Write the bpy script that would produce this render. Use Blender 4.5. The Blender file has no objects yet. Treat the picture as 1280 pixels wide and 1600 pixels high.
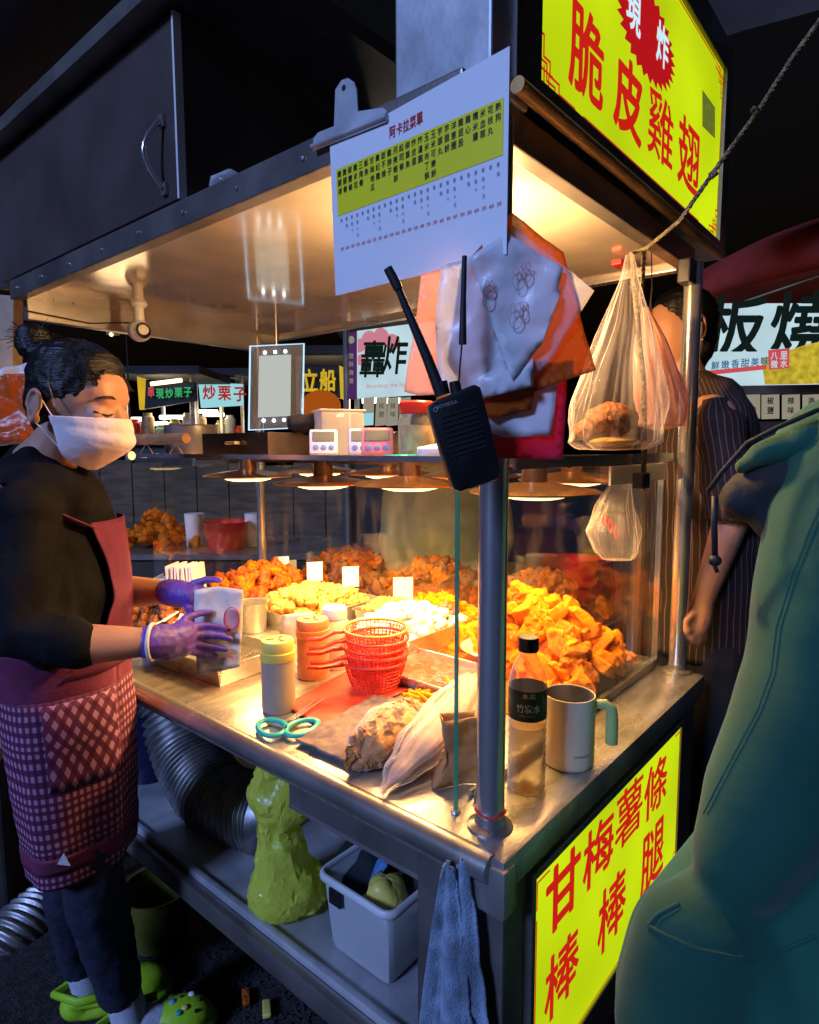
import bpy, bmesh, math, random
from mathutils import Vector as V, Matrix as M, noise
RAD = math.radians
random.seed(11)
S = bpy.context.scene
COL = S.collection

# ------------------------------------------------------------ camera
FP = 990.0                                   # focal length in photo pixels (1280 x 1600)
C = V((-.763, -.488, 1.48))
_yaw, _pit, _rol = RAD(40.2), RAD(-5.8), RAD(-.13)
FW = V((math.cos(_yaw)*math.cos(_pit), math.sin(_yaw)*math.cos(_pit), math.sin(_pit)))
_r = V((math.sin(_yaw), -math.cos(_yaw), 0)); _u = _r.cross(FW)
RT = _r*math.cos(_rol) + _u*math.sin(_rol)
UP = -_r*math.sin(_rol) + _u*math.cos(_rol)
cd = bpy.data.cameras.new('camera'); cam = bpy.data.objects.new('camera', cd); COL.objects.link(cam)
cd.sensor_width = 36; cd.lens = FP/1600*36; cd.clip_start = .02; cd.clip_end = 400
cam.matrix_world = M(((RT.x, UP.x, -FW.x, C.x), (RT.y, UP.y, -FW.y, C.y), (RT.z, UP.z, -FW.z, C.z), (0, 0, 0, 1)))
S.camera = cam

# ------------------------------------------------------------ world, sun, exposure
w = bpy.data.worlds.new('World'); S.world = w; w.use_nodes = True
nt = w.node_tree; nt.nodes.clear()
wo = nt.nodes.new('ShaderNodeOutputWorld'); bg = nt.nodes.new('ShaderNodeBackground')
sk = nt.nodes.new('ShaderNodeTexSky'); sk.sky_type = 'NISHITA'; sk.sun_disc = False
sk.sun_elevation = RAD(-4); sk.sun_rotation = RAD(270)
nt.links.new(sk.outputs[0], bg.inputs[0]); bg.inputs[1].default_value = .15
nt.links.new(bg.outputs[0], wo.inputs[0])
SUN_DIR = V((-.86, .02, .5)).normalized()    # where the cool street light comes from
sd = bpy.data.lights.new('sun', 'SUN'); sun = bpy.data.objects.new('sun', sd); COL.objects.link(sun)
sd.energy = 2.05; sd.angle = RAD(12); sd.color = (.30, .45, 1.0)
sun.rotation_euler = SUN_DIR.to_track_quat('Z', 'Y').to_euler(); sun.location = (-3, 0, 4)
S.view_settings.view_transform = 'Standard'; S.view_settings.look = 'None'
S.view_settings.exposure = .5; S.view_settings.gamma = 1
S.render.engine = 'CYCLES'
cy = S.cycles; cy.use_denoising = True; cy.max_bounces = 9; cy.diffuse_bounces = 3; cy.glossy_bounces = 4
cy.transmission_bounces = 6; cy.transparent_max_bounces = 14; cy.caustics_reflective = True; cy.blur_glossy = 1.0; cy.caustics_refractive = False
cy.sample_clamp_indirect = 4.0; cy.sample_clamp_direct = 0

# ------------------------------------------------------------ pixel -> point helpers (on real planes / real distances)
def ray(px, py): return FW + RT*((px-640)/FP) + UP*((800-py)/FP)
def ud(px, py, d): return C + ray(px, py)*d
def on(ax, px, py, v):
    r = ray(px, py); i = 'xyz'.index(ax); return C + r*((v-C[i])/r[i])
def onp(px, py, p, n):
    r = ray(px, py); return C + r*((V(p)-C).dot(V(n))/r.dot(V(n)))

# ------------------------------------------------------------ materials
MATS = {}
def mk(name, col, rough=.5, metal=0, var=.12, scale=18, bump=0, bscale=60, stretch=(1, 1, 1), spec=.5, emit=None, es=0,
       trans=0, ior=1.45, alpha=1, col2=None, rvar=0, sub=0, coat=0, sheen=0, lo=.35, hi=.65):
    m = bpy.data.materials.new(name); m.use_nodes = True; MATS[name] = m
    t = m.node_tree; b = t.nodes['Principled BSDF']; L = t.links.new
    tc = t.nodes.new('ShaderNodeTexCoord'); mp = t.nodes.new('ShaderNodeMapping'); L(tc.outputs['Object'], mp.inputs[0])
    mp.inputs['Scale'].default_value = stretch
    n = t.nodes.new('ShaderNodeTexNoise'); n.inputs['Scale'].default_value = scale; n.inputs['Detail'].default_value = 6
    L(mp.outputs[0], n.inputs[0])
    r = t.nodes.new('ShaderNodeValToRGB'); L(n.outputs[0], r.inputs[0])
    c2 = col2 or tuple(max(0, x*(1-var*2)) for x in col)
    r.color_ramp.elements[0].position = lo; r.color_ramp.elements[1].position = hi
    r.color_ramp.elements[0].color = (*c2, 1); r.color_ramp.elements[1].color = (*col, 1)
    L(r.outputs[0], b.inputs['Base Color'])
    b.inputs['Roughness'].default_value = rough; b.inputs['Metallic'].default_value = metal
    b.inputs['Specular IOR Level'].default_value = spec; b.inputs['IOR'].default_value = ior
    b.inputs['Transmission Weight'].default_value = trans; b.inputs['Alpha'].default_value = alpha
    b.inputs['Coat Weight'].default_value = coat; b.inputs['Sheen Weight'].default_value = sheen
    if sub:
        b.inputs['Subsurface Weight'].default_value = sub; b.inputs['Subsurface Radius'].default_value = (.02, .01, .005); b.inputs['Subsurface Scale'].default_value = .5
    if rvar:
        mr = t.nodes.new('ShaderNodeMapRange'); mr.inputs[3].default_value = max(.02, rough-rvar); mr.inputs[4].default_value = rough+rvar
        n3 = t.nodes.new('ShaderNodeTexNoise'); n3.inputs['Scale'].default_value = scale*.6; n3.inputs['Detail'].default_value = 8
        L(tc.outputs['Object'], n3.inputs[0]); L(n3.outputs[0], mr.inputs[0]); L(mr.outputs[0], b.inputs['Roughness'])
    if bump:
        bn = t.nodes.new('ShaderNodeTexNoise'); bn.inputs['Scale'].default_value = bscale; bn.inputs['Detail'].default_value = 5; L(mp.outputs[0], bn.inputs[0])
        bp = t.nodes.new('ShaderNodeBump'); bp.inputs['Strength'].default_value = bump; bp.inputs['Distance'].default_value = .01
        L(bn.outputs[0], bp.inputs['Height']); L(bp.outputs[0], b.inputs['Normal'])
    if emit:
        b.inputs['Emission Color'].default_value = (*emit, 1); b.inputs['Emission Strength'].default_value = es
    return m

def film(name, col, fac, rough=.25, tint=(1, 1, 1), bump=.3, bscale=30, translu=.4):
    """thin plastic film: see-through with milky body and gloss"""
    m = bpy.data.materials.new(name); m.use_nodes = True; MATS[name] = m
    t = m.node_tree; t.nodes.clear(); L = t.links.new; N = t.nodes.new
    o = N('ShaderNodeOutputMaterial'); mx = N('ShaderNodeMixShader'); tr = N('ShaderNodeBsdfTransparent'); tr.inputs[0].default_value = (*tint, 1)
    p = N('ShaderNodeBsdfPrincipled'); p.inputs['Base Color'].default_value = (*col, 1); p.inputs['Roughness'].default_value = rough
    tl = N('ShaderNodeBsdfTranslucent'); tl.inputs[0].default_value = (*col, 1); m2 = N('ShaderNodeMixShader'); m2.inputs[0].default_value = translu
    L(p.outputs[0], m2.inputs[1]); L(tl.outputs[0], m2.inputs[2])
    lw = N('ShaderNodeLayerWeight'); lw.inputs[0].default_value = .5
    fr = N('ShaderNodeMath'); fr.operation = 'POWER'; fr.inputs[1].default_value = 3; L(lw.outputs['Facing'], fr.inputs[0])
    ad = N('ShaderNodeMath'); ad.operation = 'ADD'; ad.use_clamp = True; ad.inputs[1].default_value = fac; L(fr.outputs[0], ad.inputs[0])
    tc = N('ShaderNodeTexCoord'); bn = N('ShaderNodeTexNoise'); bn.inputs['Scale'].default_value = bscale; bn.inputs['Detail'].default_value = 6
    L(tc.outputs['Object'], bn.inputs[0]); bp = N('ShaderNodeBump'); bp.inputs['Strength'].default_value = bump; bp.inputs['Distance'].default_value = .01
    L(bn.outputs[0], bp.inputs['Height']); L(bp.outputs[0], p.inputs['Normal'])
    L(ad.outputs[0], mx.inputs[0]); L(tr.outputs[0], mx.inputs[1]); L(m2.outputs[0], mx.inputs[2]); L(mx.outputs[0], o.inputs[0])
    return m

def pane(name, tint=(.95, .985, .965), refl=.055, smear=.008):
    """flat glass pane: see-through with Fresnel mirror"""
    m = bpy.data.materials.new(name); m.use_nodes = True; MATS[name] = m
    t = m.node_tree; t.nodes.clear(); L = t.links.new; N = t.nodes.new
    o = N('ShaderNodeOutputMaterial'); mx = N('ShaderNodeMixShader'); tr = N('ShaderNodeBsdfTransparent'); tr.inputs[0].default_value = (*tint, 1)
    g = N('ShaderNodeBsdfGlossy'); g.inputs['Roughness'].default_value = .02; lw = N('ShaderNodeLayerWeight'); lw.inputs[0].default_value = .5
    pw = N('ShaderNodeMath'); pw.operation = 'POWER'; pw.inputs[1].default_value = 4; L(lw.outputs['Facing'], pw.inputs[0])
    fr = N('ShaderNodeMath'); fr.operation = 'MULTIPLY_ADD'; fr.inputs[1].default_value = .75; fr.inputs[2].default_value = refl; L(pw.outputs[0], fr.inputs[0])
    df = N('ShaderNodeBsdfDiffuse'); df.inputs[0].default_value = (.6, .55, .45, 1); m2 = N('ShaderNodeMixShader')
    tc = N('ShaderNodeTexCoord'); mp = N('ShaderNodeMapping'); mp.inputs['Scale'].default_value = (9, 9, 2); L(tc.outputs['Object'], mp.inputs[0])
    nz = N('ShaderNodeTexNoise'); nz.inputs['Scale'].default_value = 2.2; nz.inputs['Detail'].default_value = 7; L(mp.outputs[0], nz.inputs[0])
    mr = N('ShaderNodeMapRange'); mr.inputs[1].default_value = .5; mr.inputs[2].default_value = .8; mr.inputs[4].default_value = smear*3; L(nz.outputs[0], mr.inputs[0])
    L(fr.outputs[0], mx.inputs[0]); L(tr.outputs[0], mx.inputs[1]); L(g.outputs[0], mx.inputs[2])
    L(mr.outputs[0], m2.inputs[0]); L(mx.outputs[0], m2.inputs[1]); L(df.outputs[0], m2.inputs[2]); L(m2.outputs[0], o.inputs[0])
    return m

def glow(name, col, st, var=0, scale=3):
    m = bpy.data.materials.new(name); m.use_nodes = True; MATS[name] = m
    t = m.node_tree; t.nodes.clear(); L = t.links.new; N = t.nodes.new
    o = N('ShaderNodeOutputMaterial'); e = N('ShaderNodeEmission'); e.inputs[1].default_value = st*.74
    if var:
        tc = N('ShaderNodeTexCoord'); nz = N('ShaderNodeTexNoise'); nz.inputs['Scale'].default_value = scale; nz.inputs['Detail'].default_value = 1; L(tc.outputs['Object'], nz.inputs[0])
        r = N('ShaderNodeValToRGB'); r.color_ramp.elements[0].color = (*[x*(1-var) for x in col], 1); r.color_ramp.elements[1].color = (*col, 1)
        r.color_ramp.elements[0].position = .3; r.color_ramp.elements[1].position = .7
        L(nz.outputs[0], r.inputs[0]); L(r.outputs[0], e.inputs[0])
    else:
        e.inputs[0].default_value = (*col, 1)
    L(e.outputs[0], o.inputs[0]); return m

# metals
mk('steel', (.62, .60, .57), .28, .82, .10, 8, .05, 240, (1, 1, 1), rvar=.1)
mk('steel_edge', (.5, .48, .46), .30, .82, .15, 10, .05, 200, (1, 1, 1), rvar=.1)
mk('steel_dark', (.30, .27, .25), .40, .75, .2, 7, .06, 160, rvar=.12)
mk('steel_cabinet', (.17, .13, .115), .42, .6, .15, 5, .05, 120, rvar=.1)
mk('steel_counter', (.58, .55, .50), .27, .72, .22, 9, .06, 90, (1, 4, 1), rvar=.14)
mk('steel_ceiling', (.80, .68, .53), .10, .55, .14, 5, .03, 9, rvar=.03)
mk('steel_matt', (.55, .56, .58), .55, .55, .18, 12, .05, 80, rvar=.1)
mk('steel_tube', (.76, .73, .70), .18, .85, .08, 6, .02, 60, rvar=.05)
mk('steel_gold_lit', (.58, .36, .13), .4, .4, .2, 12, .1, 60)  # steel ledge; the golden light on it is put into its colour
mk('copper_shade', (.42, .20, .09), .3, .8, .2, 10)
mk('shelf_steel', (.32, .23, .16), .32, 1, .2, 8)
# plastics, paper, cloth
mk('black_plastic', (.012, .012, .014), .38, 0, .2, 40, .08, 300)
mk('black_rubber', (.015, .015, .016), .6, 0, .1, 30)
mk('white_plastic', (.78, .76, .74), .35, 0, .05, 10)
mk('milky_plastic', (.60, .62, .62), .42, 0, .08, 6, sub=.2)
mk('red_plastic', (.72, .035, .02), .32, 0, .06, 10, sub=.15)
mk('red_handle', (.78, .06, .03), .35, 0, .06, 10)
mk('basket_rim', (.85, .22, .04), .35, 0, .06, 10)
mk('red_mat', (.55, .05, .03), .4, 0, .2, 15)
mk('paper', (.82, .80, .76), .7, 0, .05, 20, .05, 30)
mk('paper_menu', (.84, .85, .86), .38, 0, .02, 3)
mk('paper_bag', (.80, .74, .66), .6, 0, .06, 30, .25, 30)
mk('brown_paper', (.42, .22, .09), .7, 0, .2, 20, .2, 30)
mk('red_ink', (.65, .02, .015), .5, 0, .03, 20)
mk('pink_ink', (.80, .36, .36), .5, 0, .15, 60)
mk('black_ink', (.012, .013, .014), .5, 0, .05, 20)
mk('yellow_print', (.90, .82, .015), .45, 0, .03, 6)
mk('teal_plastic', (.02, .42, .40), .35, 0, .06, 10)
mk('pink_plastic', (.72, .22, .28), .35, 0, .05, 10)
mk('lilac_plastic', (.52, .54, .68), .35, 0, .05, 10)
mk('screen_grey', (.12, .13, .12), .2, 0, .05, 10)
mk('blue_button', (.12, .18, .55), .4, 0, .05, 10)
mk('shaker_grey', (.34, .28, .21), .4, 0, .06, 8)
mk('shaker_yellow', (.72, .60, .12), .4, 0, .08, 14)
mk('shaker_orange', (.70, .22, .08), .4, 0, .1, 8)
mk('rope', (.26, .22, .14), .9, 0, .35, 120, .6, 220)
mk('grey_towel', (.22, .17, .16), .95, 0, .2, 60, .3, 320)
mk('blue_towel', (.24, .33, .46), .95, 0, .3, 22, .5, 260, (1, 1, 1), sheen=.3)
mk('mug_cream', (.70, .58, .42), .32, 0, .04, 5)
mk('mug_green', (.30, .40, .14), .35, 0, .04, 6)
mk('label_green', (.035, .05, .02), .4, 0, .3, 12)
mk('green_glass_edge', (.08, .35, .18), .2, 0, .1, 10, trans=.3)
mk('asphalt', (.035, .035, .036), .75, 0, .35, 40, .7, 180, rvar=.2)
mk('navy_tarp', (.02, .028, .05), .6, 0, .2, 4, .2, 8)
mk('red_fabric', (.30, .03, .02), .7, 0, .15, 6, .1, 20)
mk('dark_void', (.006, .006, .008), .7, 0, .2, 5)
mk('dark_grey', (.05, .042, .035), .6, 0, .2, 6)
mk('skin', (.52, .27, .17), .5, 0, .06, 12, .06, 150, sub=.12)
mk('hair', (.007, .006, .006), .42, 0, .3, 30, .5, 40, (1, 1, 8))
mk('jacket_black', (.008, .008, .010), .85, 0, .25, 14, .55, 26, spec=.2)
mk('apron_red', (.17, .022, .075), .75, 0, .12, 20, .2, 200)
mk('jeans', (.016, .022, .05), .85, 0, .3, 60, .3, 400)
mk('sock', (.52, .54, .62), .9, 0, .1, 60, .3, 300)
mk('croc_lime', (.36, .62, .02), .5, 0, .06, 10, sub=.1)
mk('glove', (.13, .065, .42), .42, 0, .1, 18, .3, 60)
mk('mask', (.80, .70, .70), .75, 0, .03, 30, .1, 120)
mk('green_jacket', (.002, .078, .047), .85, 0, .14, 5, .10, 500, sheen=.1)
mk('jacket_lining', (.006, .012, .014), .8, 0, .1, 10, .2, 50)
mk('trousers_black', (.012, .011, .012), .8, 0, .1, 10)
mk('wood_pale', (.55, .40, .22), .6, 0, .2, 10)
# food
mk('fried_gold', (.60, .18, .003), .55, 0, .2, 60, .9, 90, col2=(.32, .065, .002), spec=.2)
mk('fried_orange', (.55, .13, .008), .5, 0, .2, 60, .9, 110, col2=(.26, .04, .004), spec=.3)
mk('fried_brown', (.34, .11, .025), .55, 0, .2, 70, .9, 110, col2=(.12, .035, .01))
mk('popcorn', (.66, .40, .12), .55, 0, .2, 70, .8, 110, col2=(.42, .20, .03), sub=.1, lo=.36, hi=.58)
mk('pale_food', (.90, .84, .68), .5, 0, .1, 50, .5, 90, sub=.1)
mk('potato_yellow', (.80, .245, .0015), .55, 0, .2, 30, .5, 110, col2=(.66, .15, .001), spec=.15)
mk('seeds', (.30, .17, .10), .6, 0, .3, 200, .5, 300)
mk('powder', (.62, .42, .24), .8, 0, .2, 40, .2, 80)
# films and glass
film('crisp_film', (.85, .82, .80), .07, .07, bump=.6, bscale=40)
film('hang_film', (.80, .74, .78), .13, .12, bump=.4, bscale=30)
film('flour_film', (.85, .82, .80), .16, .06, bump=.3, bscale=50)
film('clear_bag', (.85, .82, .84), .30, .15, bump=.5, bscale=26)
film('white_bag', (.86, .86, .88), .90, .3, bump=.35, bscale=22, translu=.25)
film('peach_bag', (.78, .40, .30), .62, .3, bump=.35, bscale=22, translu=.35)
film('orange_bag', (.58, .12, .014), .80, .3, bump=.3, bscale=24, translu=.25)
film('magenta_bag', (.42, .02, .07), .88, .3, bump=.5, bscale=25, translu=.3)
film('lime_bag', (.80, .84, .10), .80, .12, bump=.7, bscale=34, translu=.35)
film('bottle_plastic', (.8, .72, .55), .12, .08, tint=(.98, .93, .82), bump=.1, bscale=30, translu=.1)
mk('bottle_water', (.66, .42, .16), .1, 0, .05, 6, alpha=.62)
film('bin_plastic', (.58, .60, .60), .70, .35, bump=.05, bscale=10, translu=.35)
film('tub_plastic', (.55, .52, .50), .55, .35, bump=.05, bscale=10, translu=.4)
pane('glass')
film('acrylic', (.30, .34, .42), .35, .1, bump=0, translu=.3)
# light
YEL = (.60, .78, .006)
glow('sign_yellow', YEL, 1.05, .30, 3.5)
glow('sign_red', (.72, .018, .010), .75)
glow('burst_red', (.62, .01, .015), .7)
glow('burst_white', (.62, .86, 1.0), .95)
glow('bulb_warm', (1.0, .62, .24), 5)
glow('led_white', (.75, .88, 1.0), 7)
glow('led_edge', (.45, .72, 1.0), 1.3)
glow('led_sheet', (.62, .66, .60), .75)
glow('tube_white', (1.0, .97, .88), 5)
glow('bg_cyan', (.38, .80, .86), .8, .1)
glow('bg_white', (.62, .84, .92), .85, .2, 5)
glow('bg_yellow', (.80, .52, .03), .8, .3)
glow('bg_redpink', (.80, .10, .12), .7)
glow('bg_green', (.05, .55, .18), .7)
glow('bg_purple', (.13, .04, .20), .5)
glow('bg_orange', (.62, .13, .01), .55)
glow('bg_inkdark', (.010, .022, .020), .5)
glow('bg_inkred', (.60, .03, .03), .6)
glow('bg_inkblue', (.05, .22, .45), .6)
glow('bg_food', (.82, .62, .05), .75, .45, 30)
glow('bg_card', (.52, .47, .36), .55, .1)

def gingham(name, dark, mid, light, n=26):
    m = bpy.data.materials.new(name); m.use_nodes = True; MATS[name] = m
    t = m.node_tree; b = t.nodes['Principled BSDF']; L = t.links.new; N = t.nodes.new
    uv = N('ShaderNodeUVMap'); sp = N('ShaderNodeSeparateXYZ'); L(uv.outputs[0], sp.inputs[0])
    outs = []
    for k in (0, 1):
        fr = N('ShaderNodeMath'); fr.operation = 'FRACT'; L(sp.outputs[k], fr.inputs[0])
        gt = N('ShaderNodeMath'); gt.operation = 'GREATER_THAN'; gt.inputs[1].default_value = .5; L(fr.outputs[0], gt.inputs[0]); outs.append(gt)
    ad = N('ShaderNodeMath'); ad.operation = 'ADD'; L(outs[0].outputs[0], ad.inputs[0]); L(outs[1].outputs[0], ad.inputs[1])
    hf = N('ShaderNodeMath'); hf.operation = 'MULTIPLY'; hf.inputs[1].default_value = .5; L(ad.outputs[0], hf.inputs[0])
    r = N('ShaderNodeValToRGB'); e = r.color_ramp.elements; r.color_ramp.interpolation = 'CONSTANT'
    e[0].color = (*dark, 1); e[0].position = 0; e[1].color = (*light, 1); e[1].position = .8
    x = e.new(.3); x.color = (*mid, 1)
    L(hf.outputs[0], r.inputs[0]); L(r.outputs[0], b.inputs['Base Color']); b.inputs['Roughness'].default_value = .8
    return m
gingham('gingham', (.070, .006, .036), (.125, .014, .065), (.42, .21, .32))

def pinstripe(name, base, line, n=1):
    m = bpy.data.materials.new(name); m.use_nodes = True; MATS[name] = m
    t = m.node_tree; b = t.nodes['Principled BSDF']; L = t.links.new; N = t.nodes.new
    uv = N('ShaderNodeUVMap'); sp = N('ShaderNodeSeparateXYZ'); L(uv.outputs[0], sp.inputs[0])
    nz = N('ShaderNodeTexNoise'); nz.inputs['Scale'].default_value = 1.1; L(uv.outputs[0], nz.inputs[0])
    ad = N('ShaderNodeMath'); ad.operation = 'MULTIPLY_ADD'; ad.inputs[1].default_value = .35; L(nz.outputs[0], ad.inputs[0]); L(sp.outputs[0], ad.inputs[2])
    fr = N('ShaderNodeMath'); fr.operation = 'FRACT'; L(ad.outputs[0], fr.inputs[0])
    gt = N('ShaderNodeMath'); gt.operation = 'LESS_THAN'; gt.inputs[1].default_value = .13; L(fr.outputs[0], gt.inputs[0])
    mx = N('ShaderNodeMixRGB'); mx.inputs[1].default_value = (*base, 1); mx.inputs[2].default_value = (*line, 1)
    L(gt.outputs[0], mx.inputs[0]); L(mx.outputs[0], b.inputs['Base Color']); b.inputs['Roughness'].default_value = .8
    return m
pinstripe('pinstripe', (.016, .008, .009), (.15, .10, .09))

# ------------------------------------------------------------ mesh builder
XF = {}
def frame(ax):
    ax = ax.normalized(); a = V((0, 0, 1)) if abs(ax.z) < .9 else V((1, 0, 0))
    x = a.cross(ax).normalized(); return x, ax.cross(x)
class MB:
    def __init__(s): s.v = []; s.f = []; s.uv = {}
    def add(s, vs, fs):
        o = len(s.v); s.v += [V(x) for x in vs]; s.f += [tuple(i+o for i in f) for f in fs]; return s
    def box(s, c, d, rot=None):
        c = V(c); q = []
        for z in (-.5, .5):
            for x, y in ((-.5, -.5), (.5, -.5), (.5, .5), (-.5, .5)):
                p = V((x*d[0], y*d[1], z*d[2])); q.append(c + (rot @ p if rot else p))
        return s.add(q, [(3, 2, 1, 0), (4, 5, 6, 7), (0, 1, 5, 4), (1, 2, 6, 5), (2, 3, 7, 6), (3, 0, 4, 7)])
    def bb(s, a, b):
        a = V(a); b = V(b); return s.box((a+b)/2, [abs(x) for x in (b-a)])
    def tube(s, pts, r, n=8, closed=False, caps=True, sq=1):
        pts = [V(p) for p in pts]; k = len(pts); rs = r if isinstance(r, (list, tuple)) else [r]*k
        o = len(s.v); px = None
        for i, p in enumerate(pts):
            a = pts[(i-1) % k] if (i or closed) else p; b = pts[(i+1) % k] if (i < k-1 or closed) else p
            t = (b-a).normalized()
            if px is None: x, y = frame(t)
            else: x = (px - t*px.dot(t)).normalized(); y = t.cross(x)
            px = x
            for j in range(n):
                an = 2*math.pi*j/n; s.v.append(p + x*math.cos(an)*rs[i] + y*math.sin(an)*rs[i]*sq)
        m = k if closed else k-1
        for i in range(m):
            for j in range(n):
                a0 = o+i*n; b0 = o+((i+1) % k)*n
                s.f.append((a0+j, a0+(j+1) % n, b0+(j+1) % n, b0+j))
        if caps and not closed:
            s.f.append(tuple(o+j for j in reversed(range(n)))); s.f.append(tuple(o+(k-1)*n+j for j in range(n)))
        return s
    def lathe(s, prof, n=28, c=(0, 0, 0), rot=None, squash=(1, 1)):
        c = V(c); o = len(s.v)
        for r, z in prof:
            for j in range(n):
                a = 2*math.pi*j/n; p = V((r*math.cos(a)*squash[0], r*math.sin(a)*squash[1], z)); s.v.append(c + (rot @ p if rot else p))
        for i in range(len(prof)-1):
            for j in range(n):
                a0 = o+i*n; b0 = a0+n; s.f.append((a0+j, a0+(j+1) % n, b0+(j+1) % n, b0+j))
        return s
    def grid(s, fn, nu, nv, us=1, vs=1):
        o = len(s.v)
        for i in range(nu+1):
            for j in range(nv+1):
                s.uv[len(s.v)] = (i/nu*us, j/nv*vs); s.v.append(V(fn(i/nu, j/nv)))
        for i in range(nu):
            for j in range(nv):
                a = o+i*(nv+1)+j; s.f.append((a, a+nv+1, a+nv+2, a+1))
        return s
    def ell(s, c, r, n=14, m=9, rot=None):
        c = V(c); o = len(s.v); r = r if isinstance(r, (tuple, list)) else (r, r, r)
        for i in range(m+1):
            t = math.pi*i/m
            for j in range(n):
                a = 2*math.pi*j/n; st = max(math.sin(t), 1e-4)
                p = V((r[0]*st*math.cos(a), r[1]*st*math.sin(a), -r[2]*math.cos(t))); s.v.append(c + (rot @ p if rot else p))
        for i in range(m):
            for j in range(n):
                a0 = o+i*n; s.f.append((a0+j, a0+(j+1) % n, a0+n+(j+1) % n, a0+n+j))
        return s
    def cap(s, p0, p1, r0, r1, n=12):
        """tapered capsule"""
        p0 = V(p0); p1 = V(p1); t = (p1-p0)
        if t.length < 1e-5: return s.ell(p0, r0)
        t.normalize(); pts = []; rs = []
        for k in (-90, -60, -30, 0): pts.append(p0 + t*r0*math.sin(RAD(k))); rs.append(max(r0*math.cos(RAD(k)), r0*.03))
        for k in (0, 30, 60, 90): pts.append(p1 + t*r1*math.sin(RAD(k))); rs.append(max(r1*math.cos(RAD(k)), r1*.03))
        return s.tube(pts, rs, n)
    def prism(s, poly, o, ex, ey, d):
        o = V(o); ex = V(ex); ey = V(ey); nn = ex.cross(ey).normalized(); k = len(poly)
        q = [o+ex*x+ey*y for x, y in poly]; q += [p+nn*d for p in q]
        fs = [tuple(reversed(range(k))), tuple(range(k, 2*k))] + [(i, (i+1) % k, k+(i+1) % k, k+i) for i in range(k)]
        return s.add(q, fs)
    def build(s, name, mat, parent=None, smooth=False, bevel=0, w=False, loc=None, solid=0, noise_amp=0, noise_scale=10, sub=0, ang=40):
        me = bpy.data.meshes.new(name); vs = [V(x) for x in s.v]; loc_ = V((0, 0, 0))
        if parent is not None:
            if w: inv = XF[parent.name].inverted(); vs = [inv @ x for x in vs]
        elif loc is None:
            xs = [x.x for x in vs]; ys = [x.y for x in vs]; zs = [x.z for x in vs]
            loc_ = V(((min(xs)+max(xs))/2, (min(ys)+max(ys))/2, min(zs))); vs = [x-loc_ for x in vs]
        else: loc_ = V(loc)
        me.from_pydata(vs, [], s.f); me.validate()
        if s.uv and len(me.vertices) == len(vs):
            ul = me.uv_layers.new(name='UVMap')
            for lp in me.loops: ul.data[lp.index].uv = s.uv.get(lp.vertex_index, (0, 0))
        if bevel or noise_amp or sub:
            bm = bmesh.new(); bm.from_mesh(me)
            if bevel:
                bmesh.ops.remove_doubles(bm, verts=bm.verts, dist=1e-6)
                es = [e for e in bm.edges if len(e.link_faces) == 2 and e.calc_face_angle(0) > RAD(ang)]
                bmesh.ops.bevel(bm, geom=es, offset=bevel, segments=2, affect='EDGES', profile=.6, clamp_overlap=True)
            for _ in range(sub): bmesh.ops.subdivide_edges(bm, edges=bm.edges, cuts=1, use_grid_fill=True, smooth=.6)
            if noise_amp:
                bm.normal_update()
                for v in bm.verts:
                    q = (v.co+loc_)*noise_scale; v.co += v.normal*noise_amp*(noise.noise(q)+.5*noise.noise(q*2.3))
            bm.to_mesh(me); bm.free()
        if isinstance(mat, str): mat = MATS[mat]
        me.materials.append(mat)
        ob = bpy.data.objects.new(name, me); COL.objects.link(ob); ob.location = loc_
        if smooth: me.shade_smooth()
        if smooth == 2:
            me.set_sharp_from_angle(angle=RAD(40))
        if solid:
            md = ob.modifiers.new('Solidify', 'SOLIDIFY'); md.thickness = solid; md.offset = 0
        if parent is not None: ob.parent = parent
        else: XF[ob.name] = M.Translation(loc_)
        return ob

def tag(o, label=None, cat=None, group=None, kind=None):
    if label: o['label'] = label
    if cat: o['category'] = cat
    if group: o['group'] = group
    if kind: o['kind'] = kind
    return o
def thing(name, label, cat, loc=(0, 0, 0), rotz=0, group=None, rot=None):
    o = bpy.data.objects.new(name, None); COL.objects.link(o); o.empty_display_size = .05
    o.location = loc
    if rot is not None: o.rotation_euler = rot.to_euler(); XF[o.name] = M.Translation(V(loc)) @ rot.to_4x4()
    else: o.rotation_euler = (0, 0, rotz); XF[o.name] = M.Translation(V(loc)) @ M.Rotation(rotz, 4, 'Z')
    return tag(o, label, cat, group)

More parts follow.
